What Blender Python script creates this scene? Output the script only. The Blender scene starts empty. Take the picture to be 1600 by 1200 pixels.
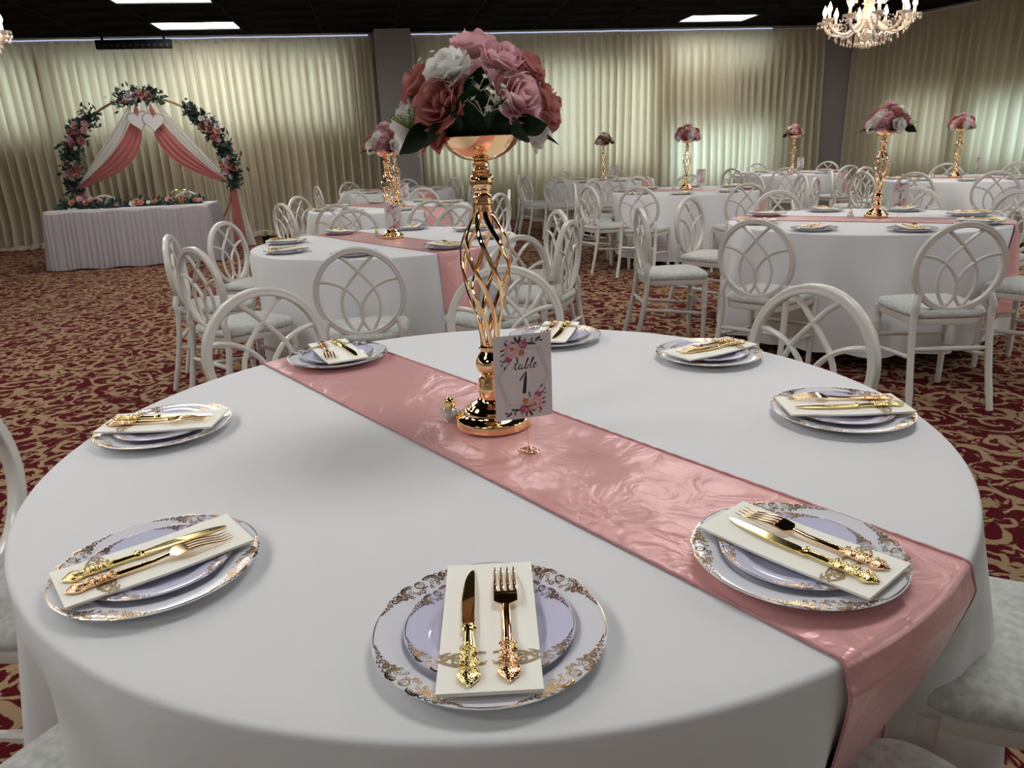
import bpy, bmesh, math, random
from mathutils import Vector, Matrix, noise
random.seed(7)
SC = bpy.context.scene
COL = SC.collection
PI = math.pi
def rad(a): return a*PI/180.0

# ------------------------------------------------------------------ camera
CAM_Z, PITCH, ROLL = 1.2838, 0.30902, 0.04192
cam = bpy.data.cameras.new('camera'); camo = bpy.data.objects.new('camera', cam); COL.objects.link(camo)
cam.sensor_width = 36.0; cam.lens = 36.0*1150.19/1600.0; cam.clip_start = 0.05; cam.clip_end = 100
_F = Vector((0, math.cos(PITCH), -math.sin(PITCH))); _R0 = Vector((1, 0, 0)); _D0 = _F.cross(_R0)
_R = math.cos(ROLL)*_R0 + math.sin(ROLL)*_D0; _D = -math.sin(ROLL)*_R0 + math.cos(ROLL)*_D0
camo.matrix_world = Matrix(((_R.x, -_D.x, -_F.x, 0), (_R.y, -_D.y, -_F.y, 0), (_R.z, -_D.z, -_F.z, CAM_Z), (0, 0, 0, 1)))
SC.camera = camo
# ------------------------------------------------------------------ light levels
SC.view_settings.view_transform = 'Standard'; SC.view_settings.look = 'None'
SC.view_settings.gamma = 1.0; SC.view_settings.use_curve_mapping = False
SC.view_settings.exposure = 0.0
PANEL_L = 13.6          # radiance of the fluorescent ceiling diffusers
SKY_L = 5.0             # overcast daylight outside the curtained windows
BULB_L = 150.0
w = bpy.data.worlds.new('daylight'); SC.world = w; w.use_nodes = True
w.node_tree.nodes['Background'].inputs[0].default_value = (0.86, 0.94, 1.0, 1)
w.node_tree.nodes['Background'].inputs[1].default_value = SKY_L
# room frame: u runs along the back curtain, v towards it
RA = rad(9.4)
def uv(u, v, z=0.0): return Vector((u*math.cos(RA)-v*math.sin(RA), u*math.sin(RA)+v*math.cos(RA), z))
CEIL = 3.25

# ------------------------------------------------------------------ materials
class NT:
    def __init__(s, m): s.t = m.node_tree; s.n = s.t.nodes; s.l = s.t.links
    def a(s, typ, props=None, **ins):
        nd = s.n.new(typ)
        for k, v in (props or {}).items(): setattr(nd, k, v)
        for k, v in ins.items():
            key = int(k[1:]) if k[0] == 'i' and k[1:].isdigit() else k.replace('_', ' ')
            s.put(nd.inputs[key], v)
        return nd
    def put(s, sock, v):
        if isinstance(v, bpy.types.NodeSocket): s.l.new(v, sock)
        elif isinstance(v, bpy.types.Node): s.l.new(v.outputs[0], sock)
        else: sock.default_value = v
MATS = {}
def pbr(name, col, rough=0.5, metal=0.0, spec=0.5, **kw):
    m = bpy.data.materials.new(name); m.use_nodes = True; MATS[name] = m
    b = m.node_tree.nodes['Principled BSDF']
    b.inputs['Base Color'].default_value = (*col, 1); b.inputs['Roughness'].default_value = rough
    b.inputs['Metallic'].default_value = metal; b.inputs['Specular IOR Level'].default_value = spec
    for k, v in kw.items(): b.inputs[k.replace('_', ' ')].default_value = v
    return m
def bump(m, scale, strength, dist=0.002, detail=3.0, typ='ShaderNodeTexNoise', coord=3, distort=0.0, stretch=None):
    t = NT(m); tc = t.a('ShaderNodeTexCoord'); src = tc.outputs[coord]
    if stretch: src = t.a('ShaderNodeMapping', i0=src, Scale=stretch).outputs[0]
    nz = t.a(typ, Vector=src, Scale=scale)
    if typ == 'ShaderNodeTexNoise':
        nz.inputs['Detail'].default_value = detail; nz.inputs['Distortion'].default_value = distort
    bp = t.a('ShaderNodeBump', Strength=strength, Distance=dist, Height=nz.outputs[0])
    t.l.new(bp.outputs[0], t.n['Principled BSDF'].inputs['Normal'])
    return m
def vary(m, c1, c2, scale, detail=3.0, coord=3, lo=0.35, hi=0.65):
    t = NT(m); tc = t.a('ShaderNodeTexCoord')
    nz = t.a('ShaderNodeTexNoise', Vector=tc.outputs[coord], Scale=scale, Detail=detail)
    rp = t.a('ShaderNodeValToRGB', Fac=nz.outputs[0])
    rp.color_ramp.elements[0].position = lo; rp.color_ramp.elements[1].position = hi
    rp.color_ramp.elements[0].color = (*c1, 1); rp.color_ramp.elements[1].color = (*c2, 1)
    t.l.new(rp.outputs[0], t.n['Principled BSDF'].inputs['Base Color'])
    return m
def emis(name, col, L):
    m = bpy.data.materials.new(name); m.use_nodes = True; t = NT(m); t.n.remove(t.n['Principled BSDF'])
    e = t.a('ShaderNodeEmission', Color=(*col, 1), Strength=L); t.l.new(e.outputs[0], t.n['Material Output'].inputs[0])
    MATS[name] = m; return m
def cloth_thin(name, col, tcol, fac, transp=0.0, bscale=0):
    m = bpy.data.materials.new(name); m.use_nodes = True; t = NT(m); t.n.remove(t.n['Principled BSDF'])
    d = t.a('ShaderNodeBsdfDiffuse', Color=(*col, 1)); tr = t.a('ShaderNodeBsdfTranslucent', Color=(*tcol, 1))
    if bscale:
        tc = t.a('ShaderNodeTexCoord'); nz = t.a('ShaderNodeTexNoise', Vector=tc.outputs[3], Scale=bscale, Detail=4.0)
        bp = t.a('ShaderNodeBump', Strength=0.35, Distance=0.003, Height=nz.outputs[0])
        t.l.new(bp.outputs[0], d.inputs['Normal'])
    mx = t.a('ShaderNodeMixShader', i0=fac, i1=d, i2=tr)
    out = mx
    if transp:
        tp = t.a('ShaderNodeBsdfTransparent'); out = t.a('ShaderNodeMixShader', i0=transp, i1=mx, i2=tp)
    t.l.new(out.outputs[0], t.n['Material Output'].inputs[0]); MATS[name] = m; return m

M_linen = bump(pbr('white_linen', (0.72, 0.725, 0.735), 0.75, spec=0.25, Sheen_Weight=0.15), 14, 0.22, 0.006, 5.0)
M_satin = pbr('rose_satin', (0.72, 0.36, 0.355), 0.27, metal=0.15, spec=0.6, Sheen_Weight=0.2, Anisotropic=0.5)
M_hem = bump(pbr('rose_hem', (0.52, 0.235, 0.24), 0.5), 400, 0.6, 0.002)
M_chair = pbr('white_lacquer', (0.66, 0.635, 0.59), 0.22, spec=0.5)
M_seat = bump(vary(pbr('white_velvet', (0.55, 0.56, 0.53), 0.9, spec=0.15, Sheen_Weight=0.4), (0.44, 0.455, 0.43), (0.60, 0.61, 0.58), 60, 4.0), 90, 0.4, 0.003)
M_plate = pbr('plate_plastic', (0.74, 0.74, 0.785), 0.10, spec=0.6)
M_plate2 = pbr('lavender_plastic', (0.60, 0.60, 0.765), 0.10, spec=0.6)
M_gold = pbr('rose_gold', (0.93, 0.63, 0.355), 0.07, metal=1.0)
M_gold2 = pbr('yellow_gold', (0.93, 0.74, 0.30), 0.10, metal=1.0)
M_foil = pbr('gold_foil', (0.62, 0.42, 0.24), 0.22, metal=1.0)
M_ornate = bump(pbr('chased_gold', (0.90, 0.72, 0.32), 0.12, metal=1.0), 650, 0.9, 0.0007, 1.0)
M_ornate_r = bump(pbr('chased_rose_gold', (0.90, 0.57, 0.33), 0.12, metal=1.0), 650, 0.9, 0.0007, 1.0)
M_napkin = bump(pbr('ivory_paper', (0.95, 0.93, 0.84), 0.85, spec=0.2), 300, 0.15, 0.001)
M_print = pbr('tan_print', (0.36, 0.26, 0.13), 0.6)
M_dusty = cloth_thin('dusty_rose', (0.56, 0.255, 0.24), (0.60, 0.25, 0.22), 0.38, bscale=60)
M_blush = cloth_thin('blush_pink', (0.82, 0.56, 0.595), (0.84, 0.54, 0.57), 0.38, bscale=60)
M_whiter = cloth_thin('white_petal', (0.86, 0.855, 0.83), (0.85, 0.84, 0.80), 0.38, bscale=60)
M_peach = pbr('peach_petal', (0.66, 0.34, 0.26), 0.75, spec=0.2)
M_leaf = vary(pbr('dark_leaf', (0.02, 0.05, 0.025), 0.7, spec=0.08), (0.006, 0.017, 0.009), (0.016, 0.038, 0.019), 25)
M_fern = pbr('bright_fern', (0.16, 0.26, 0.03), 0.6)
M_euca = vary(pbr('garland_leaf', (0.02, 0.045, 0.03), 0.6), (0.008, 0.022, 0.014), (0.03, 0.058, 0.042), 9)
M_tiny = pbr('filler_white', (0.60, 0.62, 0.48), 0.7)
M_card = pbr('card_stock', (0.66, 0.635, 0.64), 0.6)
M_ink = pbr('black_ink', (0.012, 0.012, 0.014), 0.6)
M_pr_pink = pbr('print_pink', (0.66, 0.34, 0.34), 0.6); M_pr_mag = pbr('print_magenta', (0.42, 0.07, 0.17), 0.6)
M_pr_or = pbr('print_orange', (0.50, 0.17, 0.06), 0.6); M_pr_leaf = pbr('print_leaf', (0.03, 0.04, 0.045), 0.6)
M_pr_grey = pbr('print_grey_leaf', (0.17, 0.20, 0.18), 0.6); M_pr_gold = pbr('print_gold_line', (0.42, 0.32, 0.17), 0.5)
M_salt = pbr('salt', (0.75, 0.75, 0.74), 0.9)
M_black = pbr('black_plastic', (0.004, 0.004, 0.0045), 0.7, spec=0.12)
M_lens = pbr('lamp_lens', (0.03, 0.03, 0.033), 0.25, spec=0.3)
M_ceil = vary(pbr('black_ceiling_paint', (0.010, 0.010, 0.010), 0.9, spec=0.0), (0.012, 0.0115, 0.011), (0.022, 0.021, 0.019), 1.3)
M_grid = pbr('black_grid', (0.032, 0.031, 0.029), 0.9, spec=0.0)
M_wall = pbr('grey_paint', (0.30, 0.282, 0.278), 0.8, spec=0.2)
M_wall2 = pbr('beige_paint', (0.56, 0.52, 0.45), 0.85, spec=0.2)
M_frame = pbr('white_window_frame', (0.5, 0.5, 0.5), 0.5)
M_rod = pbr('rod_metal', (0.55, 0.55, 0.58), 0.35, metal=0.6)
M_arch = pbr('bronze_arch', (0.36, 0.24, 0.09), 0.35, metal=0.8)
M_wood = pbr('table_wood', (0.35, 0.25, 0.16), 0.6)
M_curt = cloth_thin('ivory_drape', (0.64, 0.57, 0.44), (0.76, 0.74, 0.58), 0.36, bscale=7)
M_pinkch = cloth_thin('pink_chiffon', (0.56, 0.22, 0.215), (0.55, 0.21, 0.20), 0.30)
M_whitech = cloth_thin('white_chiffon', (0.78, 0.75, 0.73), (0.74, 0.72, 0.68), 0.35, 0.03)
M_tulle = cloth_thin('tulle', (0.66, 0.62, 0.66), (0.6, 0.58, 0.62), 0.35, 0.30)
M_sign = pbr('white_sign', (0.62, 0.61, 0.60), 0.4); M_signl = pbr('sign_outline', (0.34, 0.32, 0.32), 0.5)
M_diff = emis('diffuser_light', (1.0, 0.985, 0.965), PANEL_L)
M_bulb = emis('warm_bulb', (1.0, 0.72, 0.42), BULB_L)
M_rope = emis('rope_light_glow', (0.60, 0.68, 1.0), 0.75)
M_crys = pbr('crystal', (1.0, 0.92, 0.87), 0.04, spec=0.8, Transmission_Weight=0.45, IOR=1.6)
def glass(name, tint, refl):
    m = bpy.data.materials.new(name); m.use_nodes = True; t = NT(m); t.n.remove(t.n['Principled BSDF'])
    tp = t.a('ShaderNodeBsdfTransparent', Color=(*tint, 1)); g = t.a('ShaderNodeBsdfGlossy', Roughness=0.02)
    mx = t.a('ShaderNodeMixShader', i0=refl, i1=tp, i2=g); t.l.new(mx.outputs[0], t.n['Material Output'].inputs[0])
    MATS[name] = m; return m
M_pane = glass('dimmed_window_glass', (0.76, 0.77, 0.75), 0.06); M_pane2 = glass('clear_window_glass', (0.88, 0.97, 1.0), 0.05)  # tints put in: first dims the daylight, second cools it
M_jar = glass('clear_jar_glass', (0.90, 0.91, 0.91), 0.22)

def satin_nodes():
    t = NT(M_satin); tc = t.a('ShaderNodeTexCoord')
    n1 = t.a('ShaderNodeTexNoise', Vector=tc.outputs[3], Scale=8.0, Detail=3.5, Distortion=1.8)
    b1 = t.a('ShaderNodeBump', Strength=0.7, Distance=0.012, Height=n1.outputs[0])
    mp = t.a('ShaderNodeMapping', i0=tc.outputs[3], Scale=(60, 900, 60), Rotation=(0, 0, rad(52)))
    n2 = t.a('ShaderNodeTexNoise', Vector=mp.outputs[0], Scale=1.0, Detail=2.0)
    b2 = t.a('ShaderNodeBump', Strength=0.10, Distance=0.001, Height=n2.outputs[0], Normal=b1.outputs[0])
    t.l.new(b2.outputs[0], t.n['Principled BSDF'].inputs['Normal'])
satin_nodes()

def carpet():
    m = pbr('red_scroll_carpet', (0.2, 0.05, 0.04), 0.95, spec=0.1); t = NT(m)
    MA = lambda op, *v: t.a('ShaderNodeMath', {'operation': op}, **{'i%d' % i: x for i, x in enumerate(v)}).outputs[0]
    VM = lambda op, *v: t.a('ShaderNodeVectorMath', {'operation': op}, **{'i%d' % i: x for i, x in enumerate(v)})
    def ss(v, a, b): return t.a('ShaderNodeMapRange', {'interpolation_type': 'SMOOTHSTEP'}, Value=v, From_Min=a, From_Max=b, To_Min=0.0, To_Max=1.0).outputs[0]
    co = t.a('ShaderNodeTexCoord').outputs[3]
    def warp(src, sc, am):
        n = t.a('ShaderNodeTexNoise', Vector=src, Scale=sc, Detail=1.0)
        d = VM('SUBTRACT', n.outputs[1], (0.5, 0.5, 0.5)).outputs[0]
        q = t.a('ShaderNodeVectorMath', {'operation': 'SCALE'}, i0=d, Scale=am).outputs[0]
        return VM('ADD', src, q).outputs[0]
    w1 = warp(co, 3.5, 0.17); w2 = warp(warp(w1, 17.0, 0.036), 42.0, 0.012)
    def curls(src, cell, turns, rmax, wid, off):
        """one curling leaf per Voronoi cell: a spiral arm that swells and ends in a lobe"""
        v = t.a('ShaderNodeTexVoronoi', {'feature': 'F1', 'voronoi_dimensions': '2D'}, Vector=VM('ADD', src, off).outputs[0], Scale=cell, Randomness=0.75)
        d = VM('SUBTRACT', VM('ADD', src, off).outputs[0], v.outputs[2]).outputs[0]
        sx = t.a('ShaderNodeSeparateXYZ', Vector=d); cx = t.a('ShaderNodeSeparateColor', Color=v.outputs[1])
        sgn = MA('SIGN', MA('SUBTRACT', cx.outputs[1], 0.5))
        ang = MA('DIVIDE', MA('ARCTAN2', sx.outputs[1], sx.outputs[0]), 2*PI)
        r = MA('MULTIPLY', MA('SQRT', MA('ADD', MA('MULTIPLY', sx.outputs[0], sx.outputs[0]), MA('MULTIPLY', sx.outputs[1], sx.outputs[1]))), cell)
        ph = MA('ADD', MA('ADD', MA('MULTIPLY', ang, sgn), MA('MULTIPLY', r, turns)), cx.outputs[0])
        f = MA('ABSOLUTE', MA('SUBTRACT', MA('FRACT', ph), 0.5))      # 0 on the arm
        lim = MA('ADD', MA('MULTIPLY', r, wid), 0.09)
        return MA('MULTIPLY', ss(MA('SUBTRACT', lim, f), -0.02, 0.03), ss(r, rmax, rmax-0.06))
    c1 = curls(w2, 5.0, 1.9, 0.70, 0.17, (0, 0, 0)); c2 = curls(w2, 9.0, 1.5, 0.62, 0.20, (3.3, 1.7, 0))
    n3 = t.a('ShaderNodeTexNoise', Vector=warp(w2, 9.0, 0.10), Scale=13.0, Detail=1.0, Distortion=1.2).outputs[0]
    sp = ss(n3, 0.60, 0.63)
    mask = MA('MAXIMUM', MA('MAXIMUM', c1, MA('MULTIPLY', c2, ss(t.a('ShaderNodeTexNoise', Vector=co, Scale=5.0).outputs[0], 0.47, 0.52))), sp)
    pile = t.a('ShaderNodeTexNoise', Vector=co, Scale=260.0, Detail=2.0).outputs[0]
    mx = t.a('ShaderNodeMix', {'data_type': 'RGBA'}, Factor=mask)
    mx.inputs[6].default_value = (0.074, 0.0030, 0.0058, 1); mx.inputs[7].default_value = (0.30, 0.20, 0.115, 1)
    t.l.new(mx.outputs[2], t.n['Principled BSDF'].inputs['Base Color'])
    bp = t.a('ShaderNodeBump', Strength=0.5, Distance=0.004, Height=pile)
    t.l.new(bp.outputs[0], t.n['Principled BSDF'].inputs['Normal'])
    return m
M_carpet = carpet()

# ------------------------------------------------------------------ mesh helpers
class MB:
    def __init__(s): s.v = []; s.f = []
    def add(s, vs, fs):
        o = len(s.v); s.v += [Vector(p) for p in vs]; s.f += [tuple(i+o for i in f) for f in fs]; return s
    def box(s, c, d, M=None):
        hx, hy, hz = d[0]/2, d[1]/2, d[2]/2
        vs = [Vector((c[0]+i*hx, c[1]+j*hy, c[2]+k*hz)) for k in (-1, 1) for j in (-1, 1) for i in (-1, 1)]
        if M: vs = [M @ p for p in vs]
        return s.add(vs, [(0, 2, 3, 1), (4, 5, 7, 6), (0, 1, 5, 4), (2, 6, 7, 3), (0, 4, 6, 2), (1, 3, 7, 5)])
    def cbox(s, c, d, b):     # chamfered box
        bm = bmesh.new(); bmesh.ops.create_cube(bm, size=1.0)
        for q in bm.verts: q.co = Vector((q.co.x*d[0], q.co.y*d[1], q.co.z*d[2]))
        bmesh.ops.bevel(bm, geom=bm.edges[:], offset=b, segments=2, affect='EDGES', profile=0.5)
        bm.verts.ensure_lookup_table()
        s.add([q.co+Vector(c) for q in bm.verts], [tuple(q.index for q in f.verts) for f in bm.faces]); bm.free(); return s
    def grid(s, fn, nu, nv, closed=False):
        vs = []; W = nu if closed else nu+1
        for j in range(nv+1):
            for i in range(W): vs.append(fn(i/nu, j/nv))
        fs = []
        for j in range(nv):
            for i in range(nu):
                a = j*W+i; b = j*W+(i+1) % W
                fs.append((a, b, b+W, a+W))
        return s.add(vs, fs)
    def lathe(s, prof, n=24, c=(0, 0, 0), caps=True):
        m = len(prof)
        vs = [(c[0]+r*math.cos(2*PI*i/n), c[1]+r*math.sin(2*PI*i/n), c[2]+z) for (r, z) in prof for i in range(n)]
        fs = [(j*n+i, j*n+(i+1) % n, (j+1)*n+(i+1) % n, (j+1)*n+i) for j in range(m-1) for i in range(n)]
        if caps: fs += [tuple(range(n-1, -1, -1)), tuple((m-1)*n+i for i in range(n))]
        return s.add(vs, fs)
    def tube(s, pts, r, n=8, closed=False, caps=True, flat=None, up=None):
        """sweep; r number / list; flat=(w,h) ellipse factors with 'up' giving the thin axis"""
        pts = [Vector(p) for p in pts]; m = len(pts)
        rs = r if isinstance(r, (list, tuple)) else [r]*m
        T = []
        for i in range(m):
            a = pts[(i-1) % m] if (closed or i > 0) else pts[i]
            b = pts[(i+1) % m] if (closed or i < m-1) else pts[i]
            d = b-a; T.append(d.normalized() if d.length > 1e-9 else Vector((0, 0, 1)))
        if up is not None:
            N = []
            for i in range(m):
                uu = up(i) if callable(up) else Vector(up)
                q = uu - T[i]*uu.dot(T[i]); N.append(q.normalized() if q.length > 1e-6 else T[i].orthogonal().normalized())
        else:
            n0 = T[0].orthogonal().normalized(); N = [n0]
            for i in range(1, m):
                q = N[-1]-T[i]*N[-1].dot(T[i]); N.append(q.normalized() if q.length > 1e-6 else T[i].orthogonal().normalized())
        fw, fh = flat or (1, 1); vs = []
        for i in range(m):
            B = T[i].cross(N[i])
            for k in range(n):
                a = 2*PI*(k+0.5)/n
                vs.append(pts[i]+rs[i]*(fw*math.cos(a)*B + fh*math.sin(a)*N[i]))
        fs = []
        for i in range(m if closed else m-1):
            j = (i+1) % m
            for k in range(n): fs.append((i*n+k, i*n+(k+1) % n, j*n+(k+1) % n, j*n+k))
        if caps and not closed: fs += [tuple(range(n-1, -1, -1)), tuple((m-1)*n+k for k in range(n))]
        return s.add(vs, fs)
    def prism(s, poly, h, fn):  # poly 2D -> extruded by h; fn(x,y,z)->Vector
        n = len(poly)
        vs = [fn(x, y, 0) for x, y in poly]+[fn(x, y, h) for x, y in poly]
        fs = [tuple(range(n-1, -1, -1)), tuple(range(n, 2*n))]+[(i, (i+1) % n, n+(i+1) % n, n+i) for i in range(n)]
        return s.add(vs, fs)
    def stroke(s, pts, ws, fn):  # flat pen stroke in 2D mapped by fn(x,y)
        m = len(pts); ws = ws if isinstance(ws, (list, tuple)) else [ws]*m; vs = []
        for i in range(m):
            a = pts[max(0, i-1)]; b = pts[min(m-1, i+1)]; dx, dy = b[0]-a[0], b[1]-a[1]; L = math.hypot(dx, dy) or 1
            nx, ny = -dy/L*ws[i], dx/L*ws[i]
            vs += [fn(pts[i][0]+nx, pts[i][1]+ny), fn(pts[i][0]-nx, pts[i][1]-ny)]
        return s.add(vs, [(2*i, 2*i+1, 2*i+3, 2*i+2) for i in range(m-1)])
    def blob2(s, c, r, fn, n=8, ry=None, a0=0):
        ry = ry or r; ca, sa = math.cos(a0), math.sin(a0)
        vs = []
        for i in range(n):
            x, y = r*math.cos(2*PI*i/n), ry*math.sin(2*PI*i/n); vs.append(fn(c[0]+x*ca-y*sa, c[1]+x*sa+y*ca))
        return s.add(vs, [tuple(range(n))])
    def mesh(s, name, mat, smooth=True, sharp=40):
        me = bpy.data.meshes.new(name); me.from_pydata(s.v, [], s.f); me.materials.append(mat)
        if smooth:
            me.polygons.foreach_set('use_smooth', [True]*len(me.polygons))
            if sharp: me.set_sharp_from_angle(angle=rad(sharp))
        me.update(); return me
    def build(s, name, mat, parent=None, smooth=True, sharp=40, loc=None, rz=0.0):
        o = bpy.data.objects.new(name, s.mesh(name, mat, smooth, sharp)); COL.objects.link(o)
        if parent: o.parent = parent
        if loc is not None: o.location = loc
        o.rotation_euler.z = rz
        return o
def put(name, me, parent=None, loc=(0, 0, 0), rot=(0, 0, 0), sc=1.0):
    o = bpy.data.objects.new(name, me); COL.objects.link(o); o.parent = parent
    o.location = loc; o.rotation_euler = rot
    o.scale = (sc, sc, sc) if not isinstance(sc, tuple) else sc
    return o
def tag(o, label=None, cat=None, group=None, kind=None):
    if label: o['label'] = label
    if cat: o['category'] = cat
    if group: o['group'] = group
    if kind: o['kind'] = kind
    return o
def empty(name, loc=(0, 0, 0), rz=0.0):
    o = bpy.data.objects.new(name, None); COL.objects.link(o); o.location = loc; o.rotation_euler.z = rz
    o.empty_display_size = 0.05; return o
def clone(o, parent=None):
    c = o.copy(); COL.objects.link(c); c.parent = parent
    for k in list(o.children): clone(k, c)
    return c
def spline(pts, per=6, closed=False):
    P = [Vector(p) for p in pts]; n = len(P); out = []
    segs = n if closed else n-1
    for i in range(segs):
        p0 = P[(i-1) % n] if (closed or i > 0) else 2*P[0]-P[1]
        p1 = P[i]; p2 = P[(i+1) % n]; p3 = P[(i+2) % n] if (closed or i < n-2) else 2*P[n-1]-P[n-2]
        for k in range(per):
            t = k/per
            out.append(0.5*((2*p1)+(p2-p0)*t+(2*p0-5*p1+4*p2-p3)*t*t+(3*p1-p0-3*p2+p3)*t**3))
    if not closed: out.append(P[-1])
    return out
def nz(x, y=0.0, z=0.0): return noise.noise(Vector((x, y, z)))
def sstep(a, b, x):
    t = max(0.0, min(1.0, (x-a)/(b-a))); return t*t*(3-2*t)
# ================================================================== ROOM
def struct(mb, name, mat, loc=(0, 0, 0), rz=RA, smooth=False):
    o = mb.build(name, mat, None, smooth=smooth, loc=loc, rz=rz); o['kind'] = 'structure'; return o
struct(MB().box((-1, 4.7, -0.05), (24, 19.6, 0.1)), 'floor', M_carpet)
ceiling = struct(MB().box((-1, 4.7, CEIL+0.075), (24, 19.6, 0.1)), 'ceiling', M_ceil)
# suspended tiles where the photograph shows the ceiling; the lights sit in tile bays of the same grid
PU, PV = 1.19, 0.70
LIGHT_U = (-2.45, -2.45+7*PU, -2.45-7*PU); LIGHT_V = [12.8-k*3*PV for k in range(8)]
light_bays = {(round(u, 2), round(v, 2)) for u in LIGHT_U for v in LIGHT_V}
tile_me = MB().cbox((0, 0, 0.0), (PU-0.03, PV-0.03, 0.016), 0.004).mesh('ceiling_tile', M_ceil)
grid_mb = MB()
for j in range(-4, 2):
    for i in range(-5, 10):
        u, v = -2.45+i*PU, 12.8+j*PV
        if (round(u, 2), round(v, 2)) in light_bays: continue
        put('ceiling_tile', tile_me, ceiling, (u, v, CEIL+0.004))
for i in range(-5, 11): grid_mb.box((-2.45+(i-0.5)*PU, 11.75, CEIL+0.012), (0.024, 4.2, 0.022))
for j in range(-4, 3): grid_mb.box((0.52, 12.8+(j-0.5)*PV, CEIL+0.012), (17.85, 0.024, 0.022))
g = grid_mb.build('ceiling_grid', M_grid, ceiling, smooth=False)

def wall_boxes(L0, L1, th, holes, y0):
    """wall along local x from L0 to L1 with rectangular openings (x0,x1,z0,z1)"""
    mb = MB(); xs = sorted({L0, L1, *[h[0] for h in holes], *[h[1] for h in holes]})
    for a, b in zip(xs, xs[1:]):
        hs = sorted([(h[2], h[3]) for h in holes if h[0] <= a+1e-6 and h[1] >= b-1e-6]); z = 0.0
        for z0, z1 in hs+[(3.4, 3.4)]:
            if z0 > z: mb.box(((a+b)/2, y0+th/2, (z+min(z0, 3.4))/2), (b-a, th, min(z0, 3.4)-z))
            z = z1
    return mb
WIN_B = [(-9.6, -5.25, 1.78, 2.95), (-5.05, -0.35, 1.78, 2.95), (1.0, 5.25, 0.85, 2.72), (5.55, 7.65, 0.55, 1.55), (5.5, 7.5, 2.55, 3.0)]
struct(wall_boxes(-12.6, 9.9, 0.2, WIN_B, 14.03), 'wall_back', M_wall2)
RC0 = uv(9.13, 13.85); RCA = RA+math.atan2(-0.98, 0.196)
WIN_R = [(0.8, 2.2, 0.8, 1.9), (2.5, 4.6, 0.75, 1.75), (4.9, 7.1, 0.75, 1.75)]
struct(wall_boxes(-0.2, 20.5, 0.2, WIN_R, 0.20), 'wall_right', M_wall2, RC0, RCA)
struct(MB().box((-12.6, 4.7, 1.7), (0.2, 19.4, 3.4)), 'wall_left', M_wall2)
struct(MB().box((0.4, -4.9, 1.7), (26.0, 0.2, 3.4)), 'wall_front', M_wall2)
def window(n, x0, x1, z0, z1, y, loc, rz, nm, pane=None):
    mb = MB(); W, H = x1-x0, z1-z0; cx, cz = (x0+x1)/2, (z0+z1)/2
    for zz in (z0+0.03, z1-0.03): mb.box((cx, y, zz), (W, 0.08, 0.06))
    for i in range(nm+1): mb.box((x0+0.03+(W-0.06)*i/nm, y, cz), (0.06, 0.08, H-0.12))
    o = mb.build('window_%d' % n, M_frame, None, smooth=False, loc=loc, rz=rz); o['kind'] = 'structure'
    for i in range(nm):
        a = x0+0.03+(W-0.06)*i/nm; b = a+(W-0.06)/nm
        MB().box(((a+b)/2, y, cz), (b-a-0.06, 0.008, H-0.12)).build('pane', pane or M_pane, o, smooth=False)
wi = 1
for (a, b, c, d) in WIN_B: window(wi, a, b, c, d, 14.14, (0, 0, 0), RA, max(1, round((b-a)/1.1)), M_pane2 if wi == 4 else None); wi += 1
for (a, b, c, d) in WIN_R: window(wi, a, b, c, d, 0.31, RC0, RCA, 2, M_pane2 if wi > 6 else None); wi += 1
struct(MB().box((0.47, 13.735, CEIL/2), (0.60, 0.57, CEIL)), 'trim_1', M_wall)
struct(MB().box((8.83, 13.945, CEIL/2), (0.60, 0.15, CEIL)), 'trim_2', M_wall)

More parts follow.
